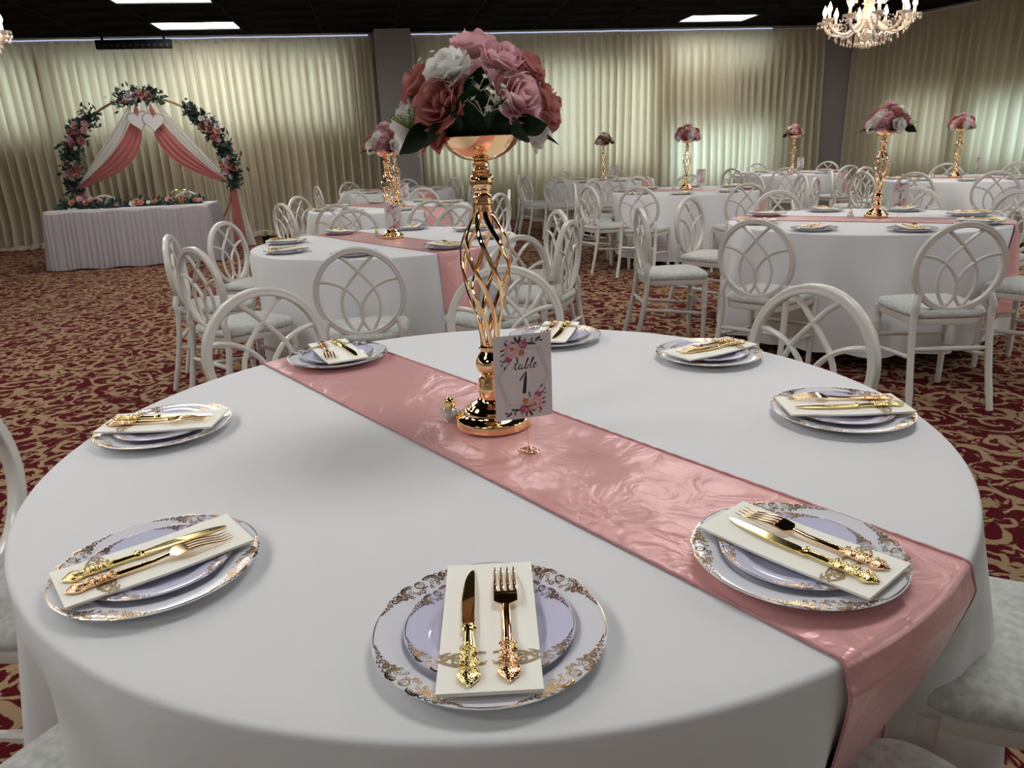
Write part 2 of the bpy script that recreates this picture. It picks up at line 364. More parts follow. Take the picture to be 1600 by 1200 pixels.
# ------------------------------------------------------------------ curtains
def curtain(L, seed, label, loc, rz, puddle=0.0, lam=0.150, side=None):
    ztop = 3.15
    zs = [3.15, 3.13, 3.10, 3.06, 3.0, 2.9, 2.75, 2.55, 2.3, 2.0, 1.7, 1.4, 1.1, 0.85, 0.6, 0.4, 0.25, 0.14, 0.06]
    rows = [(z, 0.0) for z in zs]+([(0.035, 0.25), (0.03, 0.55), (0.022, 0.8), (0.012, 1.0)] if puddle else [(0.02, 0.0)])
    nx = int(L/0.0112); vs = []
    for z, f in rows:
        k = 1-z/ztop
        A = 0.020+0.058*sstep(3.12, 2.7, z)+0.010*k
        for i in range(nx+1):
            a = L*i/nx
            ph = 2*PI/lam*(a+0.07*nz(a*0.9, seed)+0.018*nz(a*3.1, seed, 5)+k*(0.10*nz(a*0.55, seed, 9)+0.030*nz(a*1.9, seed, 3)))
            amp = A*(0.75+0.5*nz(a*2.3, seed, 2+k))
            y = -amp*(2.0*(0.5+0.5*math.sin(ph+0.35*math.sin(ph*0.5)))**2.2-0.7+0.25*k*math.sin(0.5*ph+1))+0.03*k*nz(a*0.8, seed, 7)-0.03*k
            x = a+k*0.05*nz(a*1.2, seed, 11)
            zz = z
            if puddle:
                lo = sstep(0.55, 0.05, z)
                sp = puddle*(0.55+0.9*nz(a*1.7, seed, 21))
                y -= lo*0.09*(1+nz(a*2.2, seed, 31))+f*max(0.05, sp)
                if z < 0.2:
                    zz = max(0.008, z+0.10*f*(1-f)*4*max(0, 0.4+nz(a*4.3, seed, 41+f*2))+0.05*(1-f)*max(0, nz(a*5, seed, 51)))
                    y += 0.05*nz(a*7, seed, 61+f)
            vs.append((x, y, zz))
    W = nx+1
    fs = [(j*W+i, (j+1)*W+i, (j+1)*W+i+1, j*W+i+1) for j in range(len(rows)-1) for i in range(nx)]
    o = MB().add(vs, fs).build('curtain', M_curt, None, sharp=0, loc=loc, rz=rz)
    tag(o, label, 'curtain')
    # gathered heading tape along the top
    MB().grid(lambda p, q: Vector((L*p, 0.012*math.sin(2*PI*L*p/(lam*0.5)), 3.15+0.045*q)), int(L/0.03), 1).build('heading_tape', M_curt, o)
    return o
curtain(10.75, 1.3, 'long ivory pleated curtain behind the flower arch, pooling on the carpet', uv(-10.62, 13.85), RA, 0.26)
curtain(7.72, 4.7, 'ivory pleated curtain along the back wall between the two grey columns', uv(0.79, 13.85), RA)
curtain(7.6, 8.1, 'ivory pleated curtain on the right-hand wall beside the hanging chandelier', RC0, RCA, lam=0.165)
def rod(p, L, rz, label, rope):
    o = MB().tube([(0, 0, 3.205), (L, 0, 3.205)], 0.019, 10).build('curtain_rod', M_rod, None, loc=p, rz=rz)
    tag(o, label, 'curtain rod')
    for x in (0.3, L/2, L-0.3): MB().box((x, 0.0, 3.235), (0.03, 0.03, 0.05)).build('bracket', M_rod, o, smooth=False)
    if rope:
        pts = [(L*rope*i/60, -0.032, 3.205+0.006*nz(i*0.35)) for i in range(61)]
        r = MB().tube(pts, 0.011, 8).build('rope_light', M_rope, None, loc=p, rz=rz)
        tag(r, 'glowing blue-white rope light along the rod %s' % ('behind the flower arch' if L > 9 else 'between the two columns'), 'light')
rod(uv(-10.62, 13.85), 10.70, RA, 'metal curtain rod above the curtain behind the arch', 1.0)
rod(uv(0.80, 13.85), 7.7, RA, 'metal curtain rod above the curtain between the two columns', 0.86)
rod(RC0, 7.6, RCA, 'metal curtain rod above the right-hand wall curtain', 0)

# ------------------------------------------------------------------ ceiling lights
fr = MB()
for sx in (-1, 1): fr.box((sx*0.592, 0, 0), (0.024, 0.69, 0.03))
for sy in (-1, 1): fr.box((0, sy*0.333, 0), (1.16, 0.024, 0.03))
fr_me = fr.mesh('frame', M_grid, smooth=False)
df_me = MB().box((0, 0, 0.004), (1.16, 0.642, 0.006)).mesh('diffuser', M_diff, smooth=False)
cols = {-2.45+3*PU: 'middle', -2.45+4*PU: 'added unseen inner right', LIGHT_U[0]: 'left', LIGHT_U[1]: 'right', LIGHT_U[2]: 'far left'}
rowsn = ['nearest the back curtain', 'second from the back curtain', 'third from the back curtain', 'fourth from the back curtain', 'fifth from the back curtain', 'sixth from the back curtain', 'beside the camera', 'behind the camera']
for u in LIGHT_U+(-2.45+3*PU, -2.45+4*PU):  # middle and inner right panels are unseen, added to brighten the tables
    for k, v in enumerate(LIGHT_V if u in LIGHT_U else ((7.2, 1.6) if u < 2 else (5.1,))):
        t = empty('ceiling_light', uv(u, v, CEIL-0.012), RA)
        tag(t, 'glowing ceiling panel light in the %s row, %s' % (cols[u], rowsn[k]), 'ceiling light', 'fluorescent panels in the black ceiling')
        put('frame', fr_me, t); put('diffuser', df_me, t)

# ------------------------------------------------------------------ stage light bar
t = empty('light_bar', uv(-3.51, 13.3, 2.995), RA); tag(t, 'black bar of small stage lamps hanging above the flower arch', 'light')
MB().cbox((0, 0, 0.065), (1.10, 0.09, 0.13), 0.008).build('housing', M_black, t)
for i in range(12):
    MB().lathe([(0.0, 0.0), (0.026, 0.0), (0.03, 0.008), (0.03, 0.02)], 12, caps=False).build('lamp_lens', M_lens, t, loc=(-0.495+i*0.09, -0.047, 0.045)).rotation_euler.x = -PI/2
for s in (-1, 1):
    MB().box((s*0.45, 0, 0.17), (0.03, 0.03, 0.145)).build('hanger', M_black, t, smooth=False)

# ------------------------------------------------------------------ chandeliers
def chandelier(loc, label, rz):
    t = empty('chandelier', loc, rz); tag(t, label, 'chandelier')
    MB().lathe([(0.07, 0.0), (0.07, -0.012), (0.03, -0.04), (0.012, -0.06)], 20).build('canopy', M_rod, t)
    MB().tube([(0, 0, -0.05), (0, 0, -0.42)], 0.006, 6).build('chain', M_rod, t)
    prof = [(0.008, -0.40), (0.05, -0.44), (0.075, -0.47), (0.03, -0.50), (0.022, -0.56), (0.045, -0.60), (0.06, -0.64), (0.04, -0.68), (0.02, -0.72), (0.03, -0.80),
            (0.055, -0.85), (0.07, -0.90), (0.085, -0.94), (0.05, -0.98), (0.03, -1.02), (0.05, -1.06), (0.035, -1.10), (0.008, -1.13)]
    MB().lathe(prof, 18).build('stem_column', M_crys, t)
    cup = MB().lathe([(0.012, -0.02), (0.03, -0.012), (0.060, 0.004), (0.064, 0.010), (0.052, 0.008), (0.012, 0.004)], 16, caps=False).mesh('drip_cup', M_crys)
    can = MB().lathe([(0.013, 0.0), (0.013, 0.058), (0.010, 0.062)], 10).mesh('candle', M_card)
    blb = MB().lathe([(0.006, 0.0), (0.017, 0.014), (0.021, 0.028), (0.015, 0.050), (0.006, 0.074), (0.0008, 0.090)], 10).mesh('bulb', M_bulb)
    arm = MB().tube(spline([(0.045, 0, -0.93), (0.12, 0, -1.00), (0.20, 0, -1.055), (0.29, 0, -1.05), (0.36, 0, -1.0), (0.385, 0, -0.94)], 5), [0.013]*26, 8).mesh('arm', M_crys)
    scr = MB().tube(spline([(0.03, 0, -0.84), (0.06, 0, -0.70), (0.13, 0, -0.64), (0.19, 0, -0.69), (0.20, 0, -0.76), (0.165, 0, -0.79), (0.145, 0, -0.755)], 5), 0.011, 8).mesh('scroll_arm', M_crys)
    drops = MB(); beads = MB()
    def drop(p, s=1.0):
        x, y, z = p; r = 0.010*s; h = 0.034*s
        vs = [(x, y, z)]+[(x+r*math.cos(k*PI/3), y+r*math.sin(k*PI/3), z-h*0.62) for k in range(6)]+[(x, y, z-h)]
        drops.add(vs, [(0, k+1, (k+1) % 6+1) for k in range(6)]+[(7, (k+1) % 6+1, k+1) for k in range(6)])
    def bead(p, r=0.0075):
        x, y, z = p
        beads.add([(x, y, z+r), (x+r, y, z), (x, y+r, z), (x-r, y, z), (x, y-r, z), (x, y, z-r)],
                  [(0, 1, 2), (0, 2, 3), (0, 3, 4), (0, 4, 1), (5, 2, 1), (5, 3, 2), (5, 4, 3), (5, 1, 4)])
    N = 10
    for i in range(N):
        a = 2*PI*i/N; ca, sa = math.cos(a), math.sin(a)
        ao = put('arm', arm, t, rot=(0, 0, a))
        put('drip_cup', cup, ao, (0.385, 0, -0.935)); put('candle', can, ao, (0.385, 0, -0.931)); put('bulb', blb, ao, (0.385, 0, -0.87))
        for k in range(8):
            b = 2*PI*k/8; q = (0.385*ca+0.060*math.cos(b), 0.385*sa+0.060*math.sin(b))
            bead((q[0], q[1], -0.94)); drop((q[0], q[1], -0.948), 1.15 if k % 2 else 0.9)
        a2 = a+2*PI/N                                  # swags of beads between cups and from the column
        for k in range(11):
            f = k/10; p = Vector((ca, sa, 0)).lerp(Vector((math.cos(a2), math.sin(a2), 0)), f)*0.37
            bead((p.x, p.y, -0.955-0.085*(1-(2*f-1)**2)))
        for k in range(9):
            f = k/8; r = 0.06+0.29*f
            bead((r*ca, r*sa, -0.80-0.14*f-0.05*math.sin(PI*f)))
        for k in range(5):
            r = 0.10+0.06*k; zz = -1.125+0.10*((r-0.10)/0.24)**2
            for q in range(4): bead((r*math.cos(a+0.12*k), r*math.sin(a+0.12*k), zz+0.018*q), 0.008)
            drop((r*math.cos(a+0.12*k), r*math.sin(a+0.12*k), zz-0.008), 1.3)
        drop((0.075*ca, 0.075*sa, -1.13), 1.4); drop((0.035*ca, 0.035*sa, -1.15), 1.3)
    for i in range(6):
        so = put('scroll_arm', scr, t, rot=(0, 0, 2*PI*i/6+0.2))
        drop((0.145*math.cos(2*PI*i/6+0.2), 0.145*math.sin(2*PI*i/6+0.2), -0.76), 1.4)
    drop((0, 0, -1.125), 1.6)
    beads.build('bead_strands', M_crys, t, smooth=False)['kind'] = 'stuff'
    drops.build('crystal_drops', M_crys, t, smooth=False)['kind'] = 'stuff'
chandelier((3.50, 7.62, CEIL), 'lit crystal chandelier hanging before the right-hand wall curtain', 0.1)
chandelier(uv(-3.17, 6.9, CEIL), 'crystal chandelier at the left edge, mostly outside the photograph', 0.3)
# ================================================================== TABLES
R_T, Z_T = 0.828, 0.76
TAB = {  # centre, words used in the labels, chairs as (angle deg, distance of the back from the centre)
 'T1': dict(c=(-0.036, 1.377), w='the foreground table', ch=[(128, 1.24), (89, 1.24), (36, 1.10), (-178, 1.09), (-129, 1.04), (-58, 1.13), (-22, 1.15)]),
 'T2': dict(c=(-0.757, 4.745), w='the near left table', ch=[(-87, 1.36), (-163, 1.25), (-126, 1.32), (160, 1.24), (-25, 1.22), (12, 1.12), (111, 1.18), (70, 1.18), (-55, 1.40)]),
 'T3': dict(c=(-1.2, 7.9), w='the second left table', ch=[(-101, 1.35), (-67, 1.40), (-136, 1.2), (160, 1.1), (118, 1.22), (79, 1.22), (-4, 1.24), (-30, 1.32)]),
 'T4': dict(c=(-1.6, 11.35), w='the third left table', ch=[(-155, 1.15), (135, 1.22), (89, 1.15), (45, 1.15), (-17, 1.22)]),
 'T5': dict(c=(2.29, 4.79), w='the near right table', ch=[(-137, 1.34), (-98, 1.42), (177, 1.40), (136, 1.24), (96, 1.18), (48, 1.21), (12, 1.18), (-57, 1.24)]),
 'T6': dict(c=(2.05, 8.5), w='the middle table', ch=[]),
 'T7': dict(c=(1.5, 11.9), w='the far middle table', ch=[(172, 1.25), (-157, 1.25), (-126, 1.28), (112, 1.22), (70, 1.22), (-92, 1.3)]),
 'T8': dict(c=(4.4, 11.7), w='the far corner table', ch=[(95, 1.22), (-150, 1.22), (-113, 1.25), (41, 1.2), (-72, 1.22)]),
 'T9': dict(c=(5.25, 8.7), w='the right wall table', ch=[(160, 1.36), (-170, 1.25), (119, 1.22), (-140, 1.27), (-108, 1.34), (67, 1.2), (30, 1.2), (-76, 1.25)]),
}
TAB['T6']['ch'] = [(-153, 1.30), (-123, 1.36), (177, 1.24), (144, 1.2), (-80, 1.38), (107, 1.22), (75, 1.22), (38, 1.2), (-4, 1.24), (-36, 1.36)]
SECT = ['right', 'back right', 'back', 'back left', 'left', 'front left', 'front', 'front right']
def sector(a): return SECT[int(round((a % 360)/45.0)) % 8]

def near_key(c): return c.key == 'T1'
class Cloth:
    """draped round cloth: r(theta, t), t = 0 at the table edge, 1 at the hem; seats of tucked chairs dent it"""
    def __init__(s, key):
        s.key = key; rr = random.Random(key); s.k = [(k, rr.uniform(0.4, 1.0), rr.uniform(0, 2*PI)) for k in (7, 10, 13, 16, 19)]
        s.n = sum(x[1] for x in s.k)*0.55; s.seats = [(rad(a), d-0.425, 0.215/max(0.5, d-0.425), 0.20) for a, d in TAB[key]['ch']] if key != 'T1' else [(rad(-140), 0.755, 0.12, 0.12), (rad(-50), 0.765, 0.18, 0.14)]+[(rad(a), d-0.425, 0.27, 0.2) for a, d in TAB[key]['ch'][:3]]
        s.hem = 0.10
    def z(s, t): return 0.748-(0.748-s.hem)*t
    def r(s, th, t):
        f = sum(a*math.sin(k*th+p) for k, a, p in s.k)/s.n
        f = f*0.5+0.5*abs(f)**0.8*(1 if f > 0 else -1)
        r = R_T+0.003+0.053*min(1, t*1.2)+(0.036 if near_key(s) else 0.052)*min(1, t*1.4)**0.9*f
        z = s.z(t)
        for a, q, hw, fal in s.seats:
            d = (th-a+PI) % (2*PI)-PI
            if abs(d) < 0.55 and q < 0.95:
                k = sstep(hw+fal, hw, abs(d))*min(1.0, max(0.0, (0.73-z)/0.25))
                r = r*(1-k)+min(r, q-0.015)*k
        return r
CL = {k: Cloth(k) for k in TAB}
leg_me = MB().tube([(0, 0, 0.0), (0, 0, 0.715)], 0.016, 8).mesh('leg', M_rod)
top_me = MB().lathe([(0.80, 0.715), (0.815, 0.72), (0.815, 0.748), (0.80, 0.752)], 64).mesh('tabletop', M_wood)
def table(key):
    T = TAB[key]; c = T['c']; cl = CL[key]; near = key == 'T1'
    t = empty('round_table', (c[0], c[1], 0)); tag(t, 'round folding banquet table hidden under the cloth of %s' % T['w'], 'table', 'round banquet tables')
    put('tabletop', top_me, t)
    for a in (45, 135, 225, 315): put('leg', leg_me, t, (0.42*math.cos(rad(a)), 0.42*math.sin(rad(a)), 0))
    n = 384 if near else (240 if key in ('T2', 'T5') else 168)
    rings = [(r, Z_T) for r in ([0.1, 0.25, 0.4, 0.55, 0.68, 0.78] if not near else [0.06*i for i in range(1, 14)])]
    rings += [(R_T-0.008+0.008*math.sin(rad(b)), Z_T-0.008+0.008*math.cos(rad(b))) for b in (0, 30, 60, 90)]
    vs = [Vector((0, 0, Z_T))]; fs = []
    for r, z in rings:
        for i in range(n):
            th = 2*PI*i/n; x, y = r*math.cos(th), r*math.sin(th)
            dz = 0.0008*nz(x*6, y*6, 3) if r < R_T-0.02 else 0
            vs.append((x, y, z+dz))
    NT_ = 22 if near else 14
    for j in range(1, NT_+1):
        t_ = (j/NT_)
        for i in range(n):
            th = 2*PI*i/n; r = cl.r(th, t_); vs.append((r*math.cos(th), r*math.sin(th), cl.z(t_)))
    m = len(rings)+NT_
    fs += [(0, 1+i, 1+(i+1) % n) for i in range(n)]
    fs += [(1+j*n+i, 1+(j+1)*n+i, 1+(j+1)*n+(i+1) % n, 1+j*n+(i+1) % n) for j in range(m-1) for i in range(n)]
    o = MB().add(vs, fs).build('tablecloth', M_linen, None, sharp=60, loc=(c[0], c[1], 0))
    tag(o, 'white floor-length cloth draped over %s' % T['w'], 'tablecloth', 'white round tablecloths')
    return t
for k in TAB: table(k)

RUN = {'T1': (-51.8, 0.148, -0.020), 'T2': (-52, 0.148, 0.0), 'T3': (-48, 0.148, 0.0), 'T4': (-50, 0.148, 0.0), 'T5': (-34, 0.148, 0.0), 'T6': (-30, 0.148, 0.03), 'T7': (-38, 0.148, 0), 'T8': (-40, 0.148, 0), 'T9': (-46, 0.148, 0)}
def runner(key):
    T = TAB[key]; c = T['c']; cl = CL[key]; ang, hw, off = RUN[key]; near = key == 'T1'
    d = Vector((math.cos(rad(ang)), math.sin(rad(ang)))); p = Vector((-d.y, d.x))
    nv = 28 if near else 10; NS = 150 if near else 50; dropL = 0.56
    def P(t, s, lift=0.0):
        off_t = off+t; L = math.sqrt((R_T-0.008)**2-off_t**2)+0.01; sg = 1 if s > 0 else -1; a = abs(s)
        if a <= L-0.01:
            q = d*(s)+p*off_t; w = 0.0
            if near:
                q3 = Vector((q.x*7, q.y*7, 0)); w = 0.0016*(1+noise.noise(q3*1.3))+0.0022*max(0, noise.noise(Vector((q.x*3+q.y*9, q.y*4, 5))))*sstep(-0.15, 0.3, s)
                w *= sstep(0.0, 0.03, hw-abs(t))*0.9+0.1
            return Vector((q.x, q.y, Z_T+0.0022+w+lift))
        e = a-(L-0.01)
        if e < 0.03:   # turn over the edge
            b = e/0.03*PI/2; r = 0.0112
            q = d*(sg*(L-0.01))+p*off_t; q = q+q.normalized()*(R_T-0.008-q.length+r*math.sin(b))
            return Vector((q.x, q.y, Z_T-0.008+r*math.cos(b)+lift*math.cos(b)))
        z = Z_T-0.008-(e-0.03); t_ = max(0, min(1, (0.748-z)/(0.748-cl.hem)))
        q0 = d*(sg*(L-0.01))+p*off_t; th = math.atan2(q0.y, q0.x)
        rr = cl.r(th, t_)+0.0075
        rr = rr*min(1, (e-0.03)/0.03)+(R_T+0.0035)*max(0, 1-(e-0.03)/0.03)
        return Vector((rr*math.cos(th), rr*math.sin(th), z))
    Lm = R_T+dropL
    bk = [0.0, R_T-0.06, R_T-0.012, R_T+0.045, Lm]; bf = [0.0, 0.50, 0.60, 0.80, 1.0]
    def seq(f):
        for i in range(4):
            if f <= bf[i+1]: return bk[i]+(bk[i+1]-bk[i])*(f-bf[i])/(bf[i+1]-bf[i])
        return Lm
    def fn(u, v):
        s = (2*v-1); S = seq(abs(s))*(1 if s > 0 else -1)
        return P((2*u-1)*hw, S)
    # denser sampling round the edge turn
    o = MB().grid(fn, nv, NS*2 if near else NS*2).build('table_runner', M_satin, None, sharp=0, loc=(c[0], c[1], 0))
    tag(o, 'dusty pink satin runner laid across %s' % T['w'], 'table runner', 'pink satin runners')
    for sgn in (-1, 1):
        pts = [P(sgn*(hw-0.001), (2*i/240-1)*Lm, 0.001) for i in range(241)]
        if near: pts = [q+Vector((0, 0, 0.0006*math.sin(i*2.1))) for i, q in enumerate(pts)]
        MB().tube(pts, 0.0022, 5).build('stitched_hem', M_hem, o)
for k in TAB: runner(k)

# ================================================================== CHAIRS  (local: back ring over the origin, facing +y)
def ring_pt(a, r=1.0, ax=0.200, az=0.200, zc=0.676):
    x = ax*math.cos(a)*r; z = az*math.sin(a)*r
    return Vector((x, -0.085*z, zc+z))
def back_xy(x, z): return Vector((x*0.200, -0.085*z*0.200, 0.676+z*0.200))
def make_chair():
    t = empty('oval_back_chair')
    n = 56; sec = [(-0.014, -0.010), (-0.010, -0.0155), (-0.003, -0.0125), (0.003, -0.0125), (0.010, -0.0155), (0.014, -0.010),
                   (0.014, 0.010), (0.010, 0.0155), (0.003, 0.0125), (-0.003, 0.0125), (-0.010, 0.0155), (-0.014, 0.010)]
    vs = []; m = len(sec)
    for i in range(n):
        a = 2*PI*i/n; p = ring_pt(a); rd = Vector((math.cos(a), -0.085*math.sin(a), math.sin(a))).normalized()
        for (r_, y_) in sec: vs.append(p+rd*r_+Vector((0, y_, 0)))
    fs = [(i*m+k, ((i+1) % n)*m+k, ((i+1) % n)*m+(k+1) % m, i*m+(k+1) % m) for i in range(n) for k in range(m)]
    MB().add(vs, fs).build('back_ring', M_chair, t, sharp=0)
    A = [(-0.43, 0.90), (-0.2, 0.73), (0.0, 0.52), (0.2, 0.30), (0.33, 0.12), (0.43, -0.14), (0.43, -0.42), (0.35, -0.68), (0.18, -0.97)]
    B = [(-0.94, 0.30), (-0.78, 0.30), (-0.55, 0.24), (-0.33, 0.12), (-0.15, -0.06), (-0.03, -0.27), (0.02, -0.50), (-0.03, -0.72), (-0.20, -0.97)]
    for sgn in (1, -1):
        for Q in (A, B):
            pts = spline([back_xy(sgn*x, z) for x, z in Q], 4)
            MB().tube(pts, 0.0088, 7).build('back_loop', M_chair, t)
    for s in (-1, 1):   # rear legs: from the ring down to the floor, splayed
        pts = [ring_pt(rad(-90+s*52))+Vector((s*0.006, -0.004, 0)), (s*0.178, -0.006, 0.50), (s*0.178, 0.0, 0.45), (s*0.180, -0.012, 0.33), (s*0.184, -0.045, 0.16), (s*0.190, -0.085, 0.0)]
        pts = spline(pts, 5); rs = []
        for q in pts:
            r = 0.0165-0.003*max(0, 0.3-q.z); r += 0.0022 if any(abs(q.z-zz) < 0.010 for zz in (0.315, 0.285, 0.09)) else 0; rs.append(r)
        MB().tube(pts, rs, 10).build('leg', M_chair, t)
        z_ = [0.435, 0.40, 0.352, 0.346, 0.340, 0.334, 0.328, 0.30, 0.262, 0.256, 0.250, 0.20, 0.12, 0.072, 0.066, 0.060, 0.0]
        r_ = [0.020, 0.0185, 0.0180, 0.0205, 0.0205, 0.0180, 0.0205, 0.0175, 0.0170, 0.0195, 0.0170, 0.0168, 0.0155, 0.0150, 0.0168, 0.0150, 0.0135]
        MB().tube([(s*0.178, 0.372, z) for z in z_], r_, 12).build('leg', M_chair, t)
        def strch(p, q):
            p, q = Vector(p), Vector(q); pts = [p.lerp(q, i/14) for i in range(15)]
            rr = [0.0095, 0.0095, 0.0125, 0.0095, 0.0105, 0.0115, 0.0135, 0.0105, 0.0135, 0.0115, 0.0105, 0.0095, 0.0125, 0.0095, 0.0095]
            MB().tube(pts, rr, 8).build('stretcher', M_chair, t)
        strch((s*0.181, -0.026, 0.255), (s*0.178, 0.372, 0.215))
    strch((-0.181, -0.018, 0.295), (0.181, -0.018, 0.295)); strch((-0.178, 0.372, 0.275), (0.178, 0.372, 0.275))
    def outline(k, z):
        pts = []
        for i in range(44):
            a = 2*PI*i/44; e = 0.42
            x = math.copysign(abs(math.cos(a))**e, math.cos(a)); y = math.copysign(abs(math.sin(a))**e, math.sin(a))
            pts.append(Vector((x*(0.190+0.014*y)*k, 0.197+y*0.203*k, z)))
        return pts
    fr = MB(); L = [outline(0.96, 0.405), outline(0.985, 0.408), outline(1.0, 0.42), outline(1.0, 0.436), outline(0.97, 0.440)]
    fr.add([p for l in L for p in l], [(j*44+i, j*44+(i+1) % 44, (j+1)*44+(i+1) % 44, (j+1)*44+i) for j in range(4) for i in range(44)]+[tuple(range(43, -1, -1)), tuple(4*44+i for i in range(44))])
    fr.build('seat_frame', M_chair, t)
    L = [outline(0.97, 0.438), outline(1.03, 0.447), outline(1.035, 0.462), outline(0.99, 0.476), outline(0.85, 0.484), outline(0.5, 0.488)]
    s_ = MB().add([p for l in L for p in l], [(j*44+i, j*44+(i+1) % 44, (j+1)*44+(i+1) % 44, (j+1)*44+i) for j in range(5) for i in range(44)]+[tuple(range(43, -1, -1)), tuple(5*44+i for i in range(44))])
    s_.build('seat_cushion', M_seat, t, sharp=0)
    return t
chair0 = make_chair(); first_chair = [True]
def place_chair(x, y, facing, label, group):
    o = chair0 if first_chair[0] else clone(chair0); first_chair[0] = False
    o.location = (x, y, 0); o.rotation_euler.z = facing-PI/2
    tag(o, label, 'chair', group); return o
for k, T in TAB.items():
    names = [sector(a) for a, d in T['ch']]
    for i, (a, d) in enumerate(T['ch']):
        same = [j for j in range(len(names)) if names[j] == names[i]]
        pos = names[i]
        if len(same) > 1:   # tell neighbours in one sector apart by where they stand
            same.sort(key=lambda j: d*0+T['c'][0]+T['ch'][j][1]*math.cos(rad(T['ch'][j][0])))
            pos += [', leftmost of the pair', ', rightmost of the pair'][same.index(i)] if len(same) == 2 else ', %s of three' % ['leftmost', 'middle', 'rightmost'][min(2, same.index(i))]
        jit = random.Random(k+str(i)).uniform(-6, 6)
        if k == 'T1': jit = {-129: 10, -58: 0, -178: 0, -22: 0}.get(a, jit)
        place_chair(T['c'][0]+d*math.cos(rad(a)), T['c'][1]+d*math.sin(rad(a)), rad(a+180+jit),
                    'white oval-back chair at %s, %s' % (T['w'], pos), 'white chairs around the round tables')

# ================================================================== PLACE SETTINGS
def prof_charger(r):
    P = [(0.0, 0.0062), (0.088, 0.0062), (0.0935, 0.0085), (0.097, 0.0118), (0.102, 0.0132), (0.128, 0.0176), (0.1305, 0.0172)]
    for (a, b), (c, d) in zip(P, P[1:]):
        if r <= c: return b+(d-b)*(r-a)/(c-a)
    return P[-1][1]
def prof_salad(r):
    P = [(0.0, 0.0105), (0.058, 0.0105), (0.063, 0.0128), (0.066, 0.0150), (0.070, 0.0160), (0.0935, 0.0205), (0.0955, 0.0202)]
    for (a, b), (c, d) in zip(P, P[1:]):
        if r <= c: return b+(d-b)*(r-a)/(c-a)
    return P[-1][1]
def spiral(cx, cy, r, a0, turns, rmin=0.25, n=14):
    return [(cx+r*(1-(1-rmin)*i/(n-1))*math.cos(a0+turns*2*PI*i/(n-1)), cy+r*(1-(1-rmin)*i/(n-1))*math.sin(a0+turns*2*PI*i/(n-1))) for i in range(n)]
def arc(cx, cy, r, a0, a1, n=10): return [(cx+r*math.cos(a0+(a1-a0)*i/(n-1)), cy+r*math.sin(a0+(a1-a0)*i/(n-1))) for i in range(n)]
def taper(n, w): return [w*(0.35+0.65*math.sin(PI*(i+0.5)/n)) for i in range(n)]
def filigree(Rr, prof, k):
    """foil scrollwork: four clusters on the rim joined by a thin line; s along the rim, t inward"""
    mb = MB()
    for q in range(4):
        A0 = rad(45+90*q)
        def fn(s, t):
            r = Rr-0.0012-t*k; a = A0+s*k/Rr
            return Vector((r*math.cos(a), r*math.sin(a), prof(min(r, Rr-0.0006))+0.0005))
        def st(pts, w=0.00085): mb.stroke(pts, taper(len(pts), w*0.95), fn)
        def dot(x, y, r=0.0011): mb.blob2((x, y), r, fn, 6)
        # central leaf with ribs and curl
        leaf = [(-0.006, 0.004), (-0.001, 0.0015), (0.004, 0.003), (0.006, 0.0075), (0.003, 0.012), (-0.002, 0.013), (-0.006, 0.0095), (-0.006, 0.004)]
        st(spline([(a, b, 0) for a, b in leaf], 3) and [(p.x, p.y) for p in spline([(a, b, 0) for a, b in leaf], 3)], 0.0009)
        for i in range(4): st([(-0.004+i*0.0024, 0.0045+0.001*i), (-0.003+i*0.0022, 0.0105-0.0006*i)], 0.00045)
        st(spiral(0.004, 0.0185, 0.0045, -1.2, 1.2), 0.0010); st([(-0.008, 0.0145), (-0.003, 0.0150), (0.002, 0.0145)], 0.0011)
        st(arc(0.0, 0.0005, 0.0035, PI*0.1, PI*0.9, 6), 0.0012)
        for sg in (-1, 1):
            X = lambda pts: [(sg*a, b) for a, b in pts]
            # shell of nested arcs with dots
            for r_, w_ in ((0.0105, 0.0012), (0.0082, 0.0007), (0.0060, 0.0009)): st(X(arc(0.0185, 0.0085, r_, -2.7, 0.9)), w_)
            for (a, b) in ((0.0165, 0.0085), (0.0195, 0.0075), (0.0185, 0.0110), (0.0150, 0.0115), (0.0215, 0.0105), (0.0175, 0.0140), (0.0140, 0.0145)): dot(sg*a, b)
            st(X(spiral(0.0125, 0.0180, 0.0032, 0.3, 1.3)), 0.0007); st(X(spiral(0.0235, 0.0165, 0.0036, 2.4, -1.2)), 0.0008)
            # S scrolls fading out along the rim
            st(X(spiral(0.0345, 0.0060, 0.0062, 2.9, -1.35)), 0.0012); st(X(spiral(0.0345, 0.0060, 0.0036, 0.2, 1.1)), 0.0008); dot(sg*0.0345, 0.006, 0.0014)
            st(X([(0.0285, 0.0125), (0.0315, 0.0135), (0.0350, 0.0128)]), 0.0011); st(X([(0.0300, 0.0150), (0.0330, 0.0152), (0.0352, 0.0142)]), 0.0006)
            st(X(spiral(0.0450, 0.0045, 0.0046, 3.4, -1.25)), 0.0011); dot(sg*0.0415, 0.0095, 0.0013)
            st(X(spiral(0.0535, 0.0038, 0.0036, -2.6, 1.25)), 0.0009); dot(sg*0.0540, 0.0072, 0.0010)
            st(X(spiral(0.0605, 0.0032, 0.0028, 3.2, -1.1)), 0.0008)
            st(X([(0.0625, 0.0045), (0.0660, 0.0042), (0.0695, 0.0022), (0.0735, 0.0006)]), 0.0008); st(X([(0.0645, 0.0010), (0.0690, 0.0034), (0.0740, 0.0028), (0.0760, 0.0006)]), 0.0006)
            for i in range(5): st(X(arc(0.0125+i*0.0085, 0.0022, 0.0032, -PI*0.95, -PI*0.05, 6)), 0.0007)
        half = Rr/k*PI/4
        st([(0.072+(2*half-0.144)*i/20, 0.0005) for i in range(21)], 0.0007)
    return mb.mesh('gold_filigree', M_foil, smooth=False)
